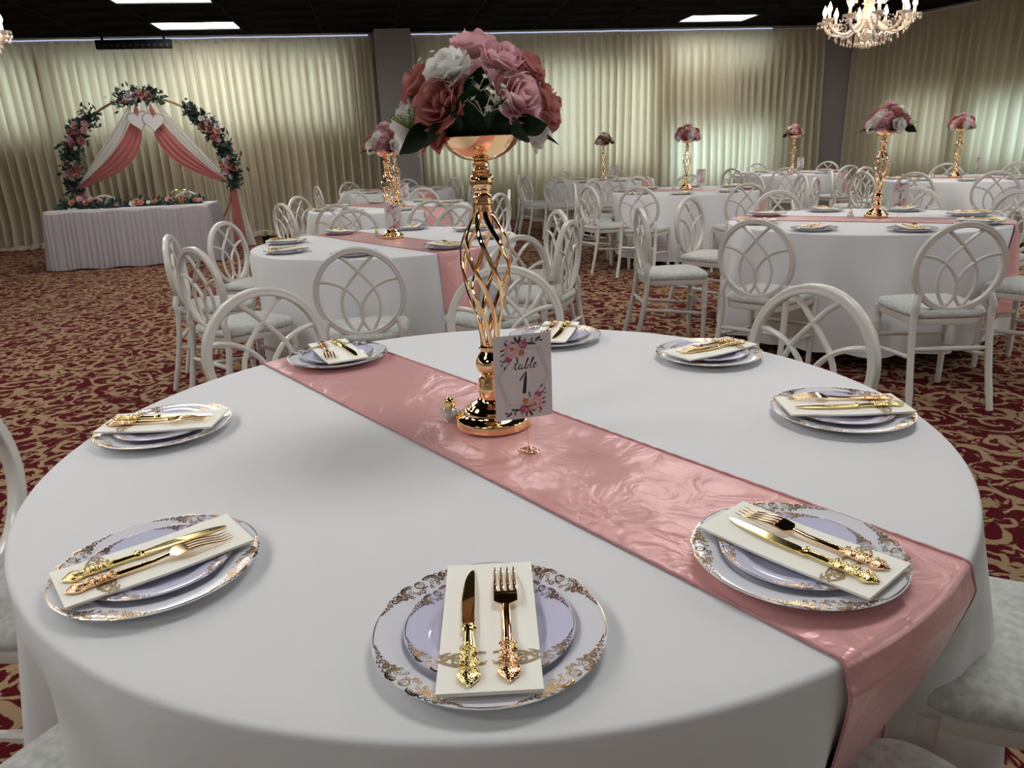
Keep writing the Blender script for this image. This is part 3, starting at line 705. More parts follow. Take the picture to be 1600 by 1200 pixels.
ch_me = MB().lathe([(0.086, 0.0), (0.092, 0.0018), (0.099, 0.0098), (0.129, 0.0152), (0.131, 0.0166), (0.1305, 0.0174), (0.128, 0.0176), (0.102, 0.0132), (0.097, 0.0118), (0.0935, 0.0085), (0.088, 0.0062), (0.03, 0.0062), (0.002, 0.0062)], 72).mesh('charger_plate', M_plate)
sa_me = MB().lathe([(0.058, 0.0066), (0.063, 0.0078), (0.068, 0.0136), (0.094, 0.0184), (0.0957, 0.0196), (0.0953, 0.0203), (0.0935, 0.0205), (0.070, 0.0160), (0.066, 0.0150), (0.063, 0.0128), (0.058, 0.0105), (0.02, 0.0105), (0.002, 0.0105)], 64).mesh('salad_plate', M_plate2)
fil_c = filigree(0.1305, prof_charger, 1.0); fil_s = filigree(0.0953, prof_salad, 0.73)
# napkin: local y towards the table centre; folded paper bridging the salad plate
def nap_z(y):
    a = abs(y)
    return 0.0214-0.0022*math.cos(min(1, a/0.085)*PI/2)+0.0006*sstep(0.09, 0.115, a)
def napkin_me():
    mb = MB(); hw, y0, y1, th = 0.0525, -0.117, 0.113, 0.0042; nx, ny = 6, 16; top = []; 
    def P(u, v, h):
        k = 0 if h else 0.0012
        return Vector(((2*u-1)*(hw-k), y0+(y1-y0)*v, nap_z(y0+(y1-y0)*v)+(th if h else 0)))
    def ringp(v):
        return [P(0, v, 0), P(0, v, 0)+Vector((-0.0008, 0, th*0.5)), P(0, v, 1)]+[P(i/nx, v, 1) for i in range(1, nx+1)]+[P(1, v, 0)+Vector((0.0008, 0, th*0.5)), P(1, v, 0)]
    rows = [ringp(j/ny) for j in range(ny+1)]; m = len(rows[0])
    mb.add([p for r in rows for p in r], [(j*m+k, j*m+(k+1) % m, (j+1)*m+(k+1) % m, (j+1)*m+k) for j in range(ny) for k in range(m)]+[tuple(range(m-1, -1, -1)), tuple(ny*m+k for k in range(m))])
    return mb.mesh('napkin', M_napkin, sharp=50)
def band_me():
    mb = MB()
    def fn(x, y):
        yy = -0.066+y
        return Vector((x, yy, nap_z(yy)+0.0042+0.0004))
    for sg in (-1, 1):
        X = lambda pts: [(sg*(0.0005+a), b) for a, b in pts]
        st = lambda pts, w: mb.stroke(X(pts), taper(len(pts), w*1.6), fn)
        st(spiral(0.008, 0.0, 0.0085, 2.2, -0.75, 0.9), 0.0008); st(spiral(0.020, 0.001, 0.0085, 0.5, 1.1), 0.0009); st(spiral(0.034, -0.004, 0.0062, 1.6, 1.3), 0.0010)
        st([(0.026, -0.010), (0.034, -0.0115), (0.044, -0.007), (0.052, -0.002)], 0.0013); st([(0.014, 0.0085), (0.024, 0.0100), (0.036, 0.0080), (0.0525, -0.004)], 0.0010)
        for (a, b, r, an) in ((0.023, 0.003, 0.0042, 0.6), (0.031, 0.004, 0.0038, -0.4), (0.040, 0.002, 0.0044, 0.3), (0.047, -0.005, 0.0040, 0.5), (0.013, -0.002, 0.0040, 1.2)):
            mb.blob2((sg*a, b), r, fn, 8, ry=r*0.38, a0=an*sg)
        st([(0.040, 0.011), (0.046, 0.0095), (0.0525, 0.004)], 0.0008); st(spiral(0.0455, 0.0015, 0.0050, 2.6, -1.1), 0.0009); st([(0.016, -0.0095), (0.022, -0.0060), (0.029, 0.0005), (0.036, 0.0040), (0.0525, 0.0085)], 0.0010)
        st(spiral(0.027, -0.0045, 0.0048, 0.2, -1.2), 0.0009); st([(0.003, 0.0095), (0.010, 0.0105), (0.018, 0.0088)], 0.0007); st([(0.003, -0.0095), (0.010, -0.0105), (0.018, -0.0088)], 0.0007)
    return mb.mesh('printed_scroll_band', M_print, smooth=False)
nap_m, band_m = napkin_me(), band_me()
# ------- cutlery (local y from handle end to tip, flat on z=0)
def rel(seed, y0, y1, w, mat):
    """chased handle: swelling body with raised scrolls and beads"""
    pts = []; rs = []; n = 18
    for i in range(n+1):
        f = i/n; y = y0+(y1-y0)*f
        k = [0.08, 0.34, 0.62, 0.86, 0.99, 0.97, 0.84, 0.68, 0.66, 0.72, 0.76, 0.74, 0.68, 0.66, 0.70, 0.70, 0.64, 0.54, 0.46][i]
        pts.append((0, y, 0.0034)); rs.append(w*k)
    mb = MB().tube(pts, rs, 10, flat=(1.0, 0.42), up=(0, 0, 1))
    for sg in (-1, 1):
        for (yy, rr, tw) in ((0.016, 0.42, 1.3), (0.030, 0.34, -1.2), (0.043, 0.30, 1.2), (0.055, 0.24, -1.2)):
            y = y0+yy; sp = spiral(sg*w*0.52, y, w*rr, 0.6, tw*sg, 0.3, 10)
            mb.tube([(a, b, 0.0062+0.0004*math.sin(i)) for i, (a, b) in enumerate(sp)], 0.0009, 5)
    for i in range(9):
        y = y0+0.008+i*0.0068
        mb.lathe([(0.0, 0.0016), (0.0012, 0.0012), (0.0016, 0.0)], 6, (0.0012*math.sin(i*2.2), y, 0.0064), caps=False)
    return mb
def knife_meshes():
    poly = [(-0.0056, 0.0), (0.0056, 0.0), (0.0066, 0.025), (0.0074, 0.055), (0.0078, 0.085), (0.0078, 0.104), (0.0066, 0.1105), (0.0038, 0.1095), (0.0004, 0.103), (-0.0034, 0.090), (-0.0064, 0.068), (-0.0076, 0.045), (-0.0072, 0.02)]
    pl = [(p.x, p.y) for p in spline([(a, b, 0) for a, b in poly], 2, True)]
    bl = MB().prism(pl, 0.0016, lambda x, y, z: Vector((x, y+0.0965, z+0.0016+0.0004*math.sin(y*30)))).mesh('blade', M_gold2, smooth=False)
    nk = MB().tube([(0, 0.060, 0.0034), (0, 0.075, 0.0032), (0, 0.088, 0.003)], [0.0064, 0.0056, 0.0048], 10, flat=(1, 0.5), up=(0, 0, 1)).tube([(0, 0.088, 0.003), (0, 0.090, 0.003), (0, 0.094, 0.003), (0, 0.098, 0.0028)], [0.0076, 0.0088, 0.0086, 0.0068], 10, flat=(1, 0.5), up=(0, 0, 1))
    for s in (-1, 1): nk.tube([(a, b, 0.0062) for a, b in spiral(s*0.004, 0.092, 0.0032, 0, s*1.2, 0.3, 9)], 0.0008, 5)
    return bl, nk.mesh('collar', M_gold2), rel(1, 0.0, 0.063, 0.0125, M_ornate).mesh('handle', M_ornate)
def fork_meshes():
    mb = MB(); zf = lambda y: 0.0022+0.0075*math.sin(PI*sstep(0.10, 0.205, y))*0.9+0.0022*sstep(0.19, 0.205, y)
    n = 12; L = []
    for i in range(n+1):   # shovel between neck and tines
        y = 0.122+0.024*i/n; wd = 0.0032+0.0103*sstep(0.124, 0.131, y)
        L.append([Vector((-wd, y, zf(y)+0.0008)), Vector((wd, y, zf(y)+0.0008)), Vector((wd, y, zf(y)-0.0008)), Vector((-wd, y, zf(y)-0.0008))])
    mb.add([p for l in L for p in l], [(j*4+k, j*4+(k+1) % 4, (j+1)*4+(k+1) % 4, (j+1)*4+k) for j in range(n) for k in range(4)]+[(3, 2, 1, 0), tuple(n*4+k for k in range(4))])
    head = mb.mesh('head', M_gold); 
    tine = MB().tube([(0, 0.1455+0.0595*i/8, zf(0.1455+0.0595*i/8)) for i in range(9)], [0.0022, 0.0022, 0.0021, 0.0020, 0.0019, 0.0017, 0.0015, 0.0012, 0.0006], 6, flat=(1, 0.55), up=(0, 0, 1)).mesh('tine', M_gold)
    nk = MB().tube([(0, 0.060, 0.0034), (0, 0.08, 0.0033), (0, 0.105, 0.0038), (0, 0.124, 0.0062)], [0.0060, 0.0050, 0.0044, 0.0042], 10, flat=(1, 0.55), up=(0, 0, 1)).mesh('neck', M_gold)
    return head, tine, nk, rel(2, 0.0, 0.063, 0.0125, M_ornate_r).mesh('handle', M_ornate_r)
kn_b, kn_c, kn_h = knife_meshes(); fk_h, fk_t, fk_n, fk_d = fork_meshes()
def setting(key, ang, r, w, pos, detail, twist=0.0, kx=(-0.026, 0.022), kt=(2.0, 0.0), dy=(0.0, 0.0)):
    T = TAB[key]; a = rad(ang); x, y = T['c'][0]+r*math.cos(a), T['c'][1]+r*math.sin(a)
    rz = a+PI/2+rad(twist)       # local +y points to the table centre
    z0 = Z_T+0.0014
    for ra, hw_, of in (RUN[key],):   # lies on the runner?
        dd = Vector((math.cos(rad(ra)), math.sin(rad(ra)))); off = abs(-dd.y*(r*math.cos(a))+dd.x*(r*math.sin(a))-of)
        if off < hw_+0.09: z0 = Z_T+0.0058
    at = ' at the %s place of %s' % (pos, w)
    c = put('charger_plate', ch_me, None, (x, y, z0), (0, 0, rz)); tag(c, 'large gold-rimmed charger'+at, 'plate', 'gold-rimmed charger plates')
    s = put('salad_plate', sa_me, None, (x, y, z0), (0, 0, rz)); tag(s, 'small lavender plate'+at, 'plate', 'small gold-rimmed plates')
    if detail > 0:
        f = put('gold_filigree', fil_c, c); f = put('gold_filigree', fil_s, s)
    n = put('napkin', nap_m, None, (x, y, z0), (0, 0, rz)); tag(n, 'folded ivory napkin'+at, 'napkin', 'folded ivory napkins')
    if detail > 0: put('printed_scroll_band', band_m, n)
    zk = z0+0.0257; M = Matrix.Translation((x, y, zk)) @ Matrix.Rotation(rz, 4, 'Z')
    p = M @ Vector((kx[0], -0.112+dy[0], 0))
    if detail > 1:
        k = empty('dinner_knife', p, rz-rad(kt[0])); put('blade', kn_b, k); put('collar', kn_c, k); put('handle', kn_h, k)
        p = M @ Vector((kx[1], -0.108+dy[1], 0))
        fk = empty('dinner_fork', p, rz-rad(kt[1])); put('head', fk_h, fk); put('neck', fk_n, fk); put('handle', fk_d, fk)
        for i in range(4): put('tine', fk_t, fk, (-0.0114+0.0076*i, 0, 0))
    else:
        k = put('dinner_knife', far_knife, None, p, (0, 0, rz-rad(kt[0])))
        p = M @ Vector((kx[1], -0.108+dy[1], 0)); fk = put('dinner_fork', far_fork, None, p, (0, 0, rz-rad(kt[1])))
    tag(k, 'gold dinner knife'+at, 'knife', 'gold dinner knives'); tag(fk, 'gold dinner fork'+at, 'fork', 'gold dinner forks')
def joined(meshes, name):
    mb = MB(); 
    for me, off in meshes: mb.add([v.co+Vector(off) for v in me.vertices], [tuple(p.vertices) for p in me.polygons])
    return mb.mesh(name, M_gold2)
far_knife = joined([(kn_b, (0, 0, 0)), (kn_c, (0, 0, 0)), (kn_h, (0, 0, 0))], 'dinner_knife')
far_fork = joined([(fk_h, (0, 0, 0)), (fk_n, (0, 0, 0)), (fk_d, (0, 0, 0))]+[(fk_t, (-0.0114+0.0076*i, 0, 0)) for i in range(4)], 'dinner_fork')
for a, tw, kx, kt, dy in [(-90.0, 1.0, (-0.020, 0.020), (-1.6, -0.5), (0, 0)), (-131.5, -9.0, (-0.012, 0.021), (-1, 0), (0.002, -0.004)), (177, 4, (-0.016, 0.018), (0, -2), (0, 0)), (129, -12.5, (-0.016, 0.018), (-4, 6), (0, 0.0)),
                  (76, -1, (-0.018, 0.018), (0, 0), (0, 0)), (37.5, -7.5, (-0.018, 0.018), (3, -3), (0, 0)), (-3.0, 0.5, (-0.015, 0.020), (-2, 4), (0, 0)), (-54.7, 4, (-0.018, 0.018), (1.5, 0.5), (0, 0))]:
    setting('T1', a, 0.675, TAB['T1']['w'], sector(a), 2, tw, kx, kt, dy)
for key, o, dt in [('T2', -52, 2), ('T5', -48, 2), ('T3', -70, 1), ('T6', -63, 1), ('T9', -70, 1), ('T4', -70, 0), ('T7', -70, 0), ('T8', -70, 0)]:
    for i in range(8):
        a = o+45*i; rr = random.Random(key+str(i))
        SECT2 = ['first', 'second', 'third', 'fourth', 'fifth', 'sixth', 'seventh', 'eighth']
        setting(key, a, 0.665, TAB[key]['w'], sector(a), dt, rr.uniform(-5, 5), (-0.018, 0.018), (rr.uniform(-3, 3), rr.uniform(-3, 3)))
# ================================================================== CENTREPIECES
def make_vase():
    t = empty('flower_stand')
    MB().lathe([(0.066, 0.0), (0.0735, 0.001), (0.0745, 0.004), (0.0745, 0.0165), (0.0735, 0.018), (0.071, 0.0185), (0.066, 0.0215), (0.060, 0.0245), (0.0575, 0.027), (0.0565, 0.0325), (0.0540, 0.0345), (0.0515, 0.035), (0.049, 0.037),
                (0.046, 0.041), (0.040, 0.045), (0.033, 0.049), (0.028, 0.053)], 64).build('base', M_gold, t)
    MB().lathe([(0.028, 0.053), (0.0255, 0.056), (0.0262, 0.060), (0.0285, 0.068), (0.0295, 0.080), (0.0272, 0.085), (0.0272, 0.088), (0.0255, 0.093), (0.0245, 0.098), (0.0200, 0.101), (0.0195, 0.105), (0.0225, 0.108), (0.0280, 0.114), (0.0300, 0.123),
                (0.0290, 0.132), (0.0262, 0.137), (0.0240, 0.142), (0.0205, 0.146), (0.0185, 0.150), (0.0195, 0.153), (0.0225, 0.155), (0.0225, 0.159), (0.0195, 0.161), (0.017, 0.163)], 40).build('lower_stem', M_gold, t)
    zr = [(0.158, 0.0165), (0.18, 0.0175), (0.205, 0.0215), (0.235, 0.0285), (0.265, 0.0375), (0.295, 0.0445), (0.32, 0.0468), (0.345, 0.0452), (0.368, 0.0385), (0.39, 0.0265), (0.406, 0.0185), (0.418, 0.0162), (0.428, 0.0158)]
    zz = spline([(r, 0, z) for z, r in zr], 4)
    me = None
    for k in range(8):
        pts = []
        for p in zz:
            f = (p.z-0.158)/0.27; a = rad(150)*(1-f)+k*PI/4
            pts.append((p.x*math.cos(a), p.x*math.sin(a), p.z))
        if me is None:
            me = MB().tube(pts, 0.0047, 6, flat=(1.0, 0.42), up=lambda i, q=pts: Vector((q[i][0], q[i][1], 0))).mesh('twisted_bar', M_gold)
            put('twisted_bar', me, t)
        else: put('twisted_bar', me, t, rot=(0, 0, k*PI/4))
    MB().lathe([(0.0165, 0.420), (0.0178, 0.423), (0.0180, 0.430), (0.0165, 0.434), (0.0172, 0.437), (0.0150, 0.440), (0.0140, 0.444), (0.0172, 0.447), (0.0180, 0.4495), (0.0172, 0.452), (0.0190, 0.454), (0.0215, 0.459), (0.0222, 0.465),
                (0.0210, 0.471), (0.0180, 0.476), (0.0160, 0.478), (0.0165, 0.481), (0.0130, 0.484), (0.0122, 0.488), (0.0150, 0.491), (0.0152, 0.495), (0.0125, 0.498), (0.012, 0.502)], 40).build('upper_stem', M_gold, t)
    MB().lathe([(0.010, 0.499), (0.022, 0.5005), (0.036, 0.505), (0.050, 0.513), (0.062, 0.5235), (0.071, 0.534), (0.0752, 0.540), (0.0748, 0.5412), (0.0700, 0.5365), (0.060, 0.526), (0.048, 0.517), (0.030, 0.508), (0.004, 0.505)], 64).build('bowl', M_gold, t)
    return t
def rose_mesh(name, mat, seed, lo=False):
    rr = random.Random(seed); mb = MB(); nu, nv = (6, 5) if not lo else (4, 3)
    layers = [(0.007, 0.042, 2, 1.7, 0.0), (0.014, 0.045, 3, 1.25, 0.02), (0.021, 0.043, 4, 1.0, 0.06), (0.029, 0.038, 5, 0.88, 0.16), (0.036, 0.033, 5, 0.90, 0.24), (0.041, 0.024, 6, 0.74, 0.34)]
    if lo: layers = [layers[0], layers[2], layers[4], layers[5]]
    for li, (R, H, n, hw, curl) in enumerate(layers):
        for i in range(n):
            th = 2*PI*i/n+li*0.9+rr.uniform(-0.15, 0.15); kR = R*rr.uniform(0.92, 1.08); kH = H*rr.uniform(0.92, 1.06); ph = rr.uniform(0, 6)
            def fn(u, v):
                x = 2*u-1; a = th+x*hw*(0.55+0.45*math.sin(PI*min(1, v*0.62+0.12)))
                rad_ = kR*(0.30+0.70*math.sin(min(1, v*1.15)*PI/2))+curl*0.018*max(0, v-0.55)/0.45+0.0012*x*x*li*v
                z = kH*v-curl*0.012*max(0, v-0.7)/0.3-0.30*kH*(abs(x)**3)*v+0.0018*math.sin(3*x+ph)*v*(1+li*0.3)
                rad_ += 0.0016*math.sin(4*x+ph*2)*v*v*(li > 1)
                return Vector((rad_*math.cos(a), rad_*math.sin(a), z-0.012))
            mb.grid(fn, nu, nv)
    mb.lathe([(0.002, -0.018), (0.014, -0.013), (0.022, -0.004)], 10, caps=False)
    return mb.mesh(name, mat, sharp=0)
ROSE = {'d': [rose_mesh('rose', M_dusty, i) for i in (1, 2)], 'p': [rose_mesh('rose', M_blush, i) for i in (3, 4)], 'w': [rose_mesh('rose', M_whiter, i) for i in (5, 6)]}
ROSL = {'d': rose_mesh('rose', M_dusty, 1, True), 'p': rose_mesh('rose', M_blush, 3, True), 'w': rose_mesh('rose', M_whiter, 5, True), 'o': rose_mesh('rose', M_peach, 7, True)}
def leaf_mesh(L, W, mat, name='leaf', fold=0.25):
    def fn(u, v):
        x = 2*u-1; wd = W*math.sin(PI*min(0.97, 0.06+0.94*v)**0.85)*0.5
        return Vector((x*wd, L*v, fold*wd*abs(x)-0.25*L*v*v))
    return MB().grid(fn, 4, 7).mesh(name, mat, sharp=0)
leaf_me = leaf_mesh(0.060, 0.046, M_leaf); leaf_b = leaf_mesh(0.072, 0.056, M_leaf)
def sprig_mesh():
    rr = random.Random(4); mb = MB()
    for i in range(9):
        a, e = rr.uniform(0, 6.28), rr.uniform(0.5, 1.3); L = rr.uniform(0.025, 0.045)
        q = Vector((math.cos(a)*math.cos(e), math.sin(a)*math.cos(e), math.sin(e)))*L
        mb.tube([(0, 0, 0), q*0.6+Vector((0, 0, 0.004)), q], 0.0005, 4)
        for k in range(5):
            b = 2*PI*k/5; d1 = q.orthogonal().normalized(); d2 = q.normalized().cross(d1)
            e1 = d1*math.cos(b)+d2*math.sin(b); e2 = d2*math.cos(b)-d1*math.sin(b); c = q+e1*0.0032
            mb.add([q, c+e2*0.0022, q+e1*0.0062+q.normalized()*0.001, c-e2*0.0022], [(0, 1, 2, 3)])
    return mb.mesh('filler_sprig', M_tiny, smooth=False)
def fern_mesh():
    mb = MB()
    for s in range(-2, 3):
        d = Vector((0.35*s, 0.2*abs(s), 1)).normalized()
        mb.tube([d*0, d*0.045], 0.0007, 4)
        for k in range(6):
            for sg in (-1, 1):
                b = d*(0.008+0.0065*k); mb.tube([b, b+Vector((sg*0.006, 0.002, 0.006))], [0.0012, 0.0003], 4)
    return mb.mesh('fern_sprig', M_fern, smooth=False)
sprig_me, fern_me = sprig_mesh(), fern_mesh()
def orient(d, spin=0.0):
    d = Vector(d).normalized(); return (d.to_track_quat('Z', 'Y') @ Matrix.Rotation(spin, 3, 'Z').to_quaternion()).to_euler()
def make_bouquet():
    """dome of silk roses; local z=0 at the rim of the bowl"""
    t = empty('flower_bouquet')
    core = MB().lathe([(0.02, -0.012), (0.065, 0.0), (0.072, 0.020), (0.062, 0.045), (0.035, 0.062), (0.002, 0.068)], 20).build('foam_core', M_leaf, t)
    RX, RZ = 0.112, 0.092
    vis = [(-3, 128, 'p', -0.2, 1.0), (-42, 92, 'w', 1, 0.95), (44, 100, 'p', 1, 0.95), (-98, 78, 'd', 0.6, 0.9), (-60, 40, 'd', 1, 1.12), (66, 45, 'p', 1, 1.12), (84, 92, 'd', 0.3, 0.85), (112, 34, 'd', 0.8, 1.0),
           (-121, 16, 'w', 0.75, 1.0), (-98, -2, 'p', -0.6, 0.8), (92, -2, 'w', -0.5, 0.85), (-66, 2, 'd', -0.5, 0.8)]
    k = 0
    rr = random.Random(11)
    for dx, dz, c, dep, sc in vis:
        X, Z = dx/890.0, dz/890.0
        q = max(0.0, 1-(X/0.135)**2-(max(0, Z)/0.150)**2); Y = -0.118*math.sqrt(q)*(1 if dep > 0 else 0.30)
        p = Vector((X, Y, Z+0.010)); d = Vector((X/0.13**2*0.02, Y/0.118**2*0.018, (Z+0.02)/0.15**2*0.022)).normalized()
        base = p-d*0.014*sc
        put('rose', ROSE[c][k % 2], t, base, orient(d, rr.uniform(0, 6)), sc*0.90); k += 1
    for a, e, c, sc in [(95, 12, 'w', 1), (60, 14, 'd', 1), (130, 14, 'p', 1), (25, 38, 'p', .9), (75, 42, 'd', .95), (115, 42, 'w', .95), (155, 40, 'p', .9), (160, 8, 'd', .9), (20, 8, 'w', .9), (90, 68, 'p', .9)]:
        d = Vector((math.cos(rad(a))*math.cos(rad(e)), math.sin(rad(a))*math.cos(rad(e)), math.sin(rad(e))))
        p = Vector((d.x*RX, d.y*RX, 0.005+d.z*RZ*1.1)); put('rose', ROSE[c][k % 2], t, p-d*0.006, orient(d, rr.uniform(0, 6)), sc*0.95); k += 1
    for x, y, z, dx, dy, dz, sp, me in [(-0.005, -0.098, 0.015, 0.0, -0.45, 1, 0, 1), (0.02, -0.100, 0.01, 0.35, -0.5, 1, 0.5, 0), (-0.03, -0.098, 0.01, -0.4, -0.5, 1, -0.5, 0), (0.0, -0.085, 0.05, 0.1, -0.35, 1, 0.1, 0),
                                        (-0.072, -0.085, 0.006, -0.8, -0.35, -0.25, 0.9, 1), (-0.060, -0.092, 0.006, -0.5, -0.7, -0.15, 1.0, 0), (0.065, -0.090, 0.004, 0.8, -0.45, 0.25, -0.9, 0), (0.055, -0.092, 0.0, 0.6, -0.9, 0.1, -1.0, 0), (0.085, 0.02, 0.0, 1, 0.2, -0.1, 0, 0), (-0.085, 0.03, 0, -1, 0.3, 0, 0, 0),
                                        (0.03, 0.09, 0.0, 0.3, 1, 0, 0, 1), (-0.04, 0.09, 0.0, -0.3, 1, 0.1, 0, 1)]:
        d = Vector((dx, dy, dz)).normalized(); put('leaf', leaf_b if me else leaf_me, t, (x, y, z), (d.to_track_quat('Y', 'Z') @ Matrix.Rotation(sp, 3, 'Y').to_quaternion()).to_euler())
    for x, y, z, s in [(0.012, -0.118, 0.028, 1.1), (0.030, -0.112, 0.045, 0.9), (0.004, -0.100, 0.065, 0.8)]: put('filler_sprig', sprig_me, t, (x, y, z), orient((x*2, -1, 0.8), s), s)
    put('filler_sprig', sprig_me, t, (-0.068, 0.0, 0.105), orient((-0.5, -0.2, 1), 1), 0.9); put('filler_sprig', sprig_me, t, (0.045, 0.02, 0.12), orient((0.3, 0, 1), 2), 0.7)
    put('fern_sprig', fern_me, t, (-0.108, -0.088, 0.012), orient((-0.3, -0.8, 0.5), 0.3), 1.0)
    return t
vase0, bouq0 = make_vase(), make_bouquet()
VASE = {'T1': (-0.039, 1.372), 'T2': (-0.735, 4.86), 'T3': (-1.114, 7.95), 'T4': (-1.68, 11.4), 'T5': (2.42, 4.88), 'T6': (2.08, 8.66), 'T7': (1.57, 11.95), 'T8': (4.44, 11.72), 'T9': (5.22, 8.78)}
Z_R = Z_T+0.0062
for i, (k, (x, y)) in enumerate(VASE.items()):
    v = vase0 if i == 0 else clone(vase0); b = bouq0 if i == 0 else clone(bouq0)
    v.location = (x, y, Z_R); v.rotation_euler.z = 0.35*i
    b.location = (x, y, Z_R+0.5412); b.rotation_euler.z = 0 if i == 0 else [0, 2.3, 4.0, 1.2, 1.75, 3.1, 0.9, 5.2, 2.9][i]
    tag(v, 'tall polished gold flower stand with twisted bars on %s' % TAB[k]['w'], 'vase', 'gold flower stands')
    tag(b, 'dome of pink, white and dusty roses on the gold stand of %s' % TAB[k]['w'], 'bouquet', 'rose bouquets')

# ------- table numbers
def card_pt(x, y): return Vector(((x-52)/1000.0, -0.0004, (152-y)/1000.0))
def P2(pts, per=5): return [(p.x, p.y) for p in spline([(a, b, 0) for a, b in pts], per)]
def lettering():
    mb = MB(); fn = lambda x, y: card_pt(x, y)
    def st(pts, w): 
        q = P2(pts); n = len(q); mb.stroke(q, [w(i/(n-1)) if callable(w) else w for i in range(n)], fn)
    dn = lambda f: 0.25+0.75*math.sin(PI*min(1, f*1.05))   # swelling downstroke
    st([(31.5, 60), (34, 58), (39, 51), (42, 45.5)], 0.25); st([(42, 45.5), (39.5, 52), (37.2, 58), (38.2, 61), (41, 60), (44, 56)], dn); st([(35.6, 51.6), (40, 50.6), (45.5, 50.6)], 0.5)
    st([(50.5, 54), (48.5, 52.6), (45.2, 55), (44, 59), (45.5, 61.2), (48.5, 59), (51, 54.2)], dn); st([(51.2, 53.6), (49.2, 58.4), (50, 61), (52.5, 60), (55, 56.5)], dn)
    st([(55, 56.5), (60, 49), (62.2, 44), (62, 42.5), (60.5, 44.5), (57.5, 52), (55.6, 58), (56.5, 61), (59.4, 60), (61.2, 56.2), (60.4, 53.8), (62.5, 55.2), (65.5, 54)], dn)
    st([(64, 57), (69, 49.5), (72, 43), (71.6, 41.6), (70, 43.5), (67, 51), (65, 58), (66, 61), (68.5, 60), (71, 57)], dn)
    st([(71, 57), (74.6, 55.6), (76.2, 53.2), (75, 52.2), (72.4, 54.4), (71, 58.2), (72.4, 61), (75.4, 60.4), (79, 57)], dn)
    return mb.mesh('lettering', M_ink, smooth=False)
def numeral(s):
    mb = MB(); fn = lambda x, y: card_pt(x, y)
    def st(ox, pts, ws, sm=True):
        q = P2(pts, 6) if sm else pts
        n = len(q); W = [ws[min(len(ws)-2, int(i/(n-1)*(len(ws)-1)))]*(1-((i/(n-1)*(len(ws)-1)) % 1))+ws[min(len(ws)-1, int(i/(n-1)*(len(ws)-1))+1)]*((i/(n-1)*(len(ws)-1)) % 1) if i < n-1 else ws[-1] for i in range(n)]
        mb.stroke([(a+ox, b) for a, b in q], W, fn)
    w = 22 if len(s) > 1 else 0; xo = -w*(len(s)-1)/2
    for ch in s:
        if ch == '1': st(xo, [(57.6, 66), (55.5, 80), (52.5, 106)], [0.6, 2.6, 3.3], False); st(xo, [(57.6, 66), (51, 74), (45, 82)], [0.5, 1.3, 1.1], False)
        elif ch == '5': st(xo, [(46, 68.5), (60, 68.5)], [2.2, 2.2], False); st(xo, [(46, 67), (45.5, 84)], [0.6, 0.6], False); st(xo, [(45.5, 84), (52, 80.5), (58, 84), (59.5, 92), (55, 101), (46, 106)], [0.5, 1.2, 2.6, 3.3, 2.2, 0.5])
        elif ch == '4': st(xo, [(58, 66), (55.5, 86), (53, 106)], [2.2, 3.0, 3.0], False); st(xo, [(58, 66), (51, 80), (42, 95)], [0.6, 0.7, 0.8], False); st(xo, [(42, 95), (63, 95)], [1.0, 1.0], False)
        elif ch == '7': st(xo, [(43, 68.5), (62, 68.5)], [2.3, 2.3], False); st(xo, [(61.5, 67), (55, 84), (51, 106)], [0.8, 2.2, 3.4])
        elif ch == '6': st(xo, [(60, 66), (51, 76), (46.5, 90), (48, 102), (54, 106), (60, 100), (60, 90), (54, 86), (48, 92)], [0.5, 2.0, 3.0, 2.4, 1.2, 2.4, 2.4, 1.2, 0.6])
        elif ch == '8': st(xo, [(53, 86), (47.5, 78), (48, 70), (54, 66.5), (60, 70), (60, 78), (53, 86), (46.5, 94), (47, 102), (53.5, 106), (60.5, 102), (60, 94), (53, 86)], [1.8, 2.2, 1.2, 0.8, 1.6, 2.2, 2.6, 2.6, 1.6, 0.9, 1.6, 2.4, 1.8])
        elif ch == '9': st(xo, [(58.5, 80), (54, 86), (47.5, 82), (47, 72), (53, 66.5), (59, 71), (60, 82), (56, 96), (47, 106)], [0.6, 1.2, 2.4, 2.4, 1.1, 2.4, 3.0, 2.2, 0.5])
        elif ch == '0': st(xo, [(53, 66.5), (46.5, 76), (46, 92), (53, 105.5), (60, 94), (60.5, 78), (53, 66.5)], [0.8, 2.6, 2.8, 0.8, 2.6, 2.6, 0.8])
        xo += w
    return mb.mesh('numeral', M_ink, smooth=False)
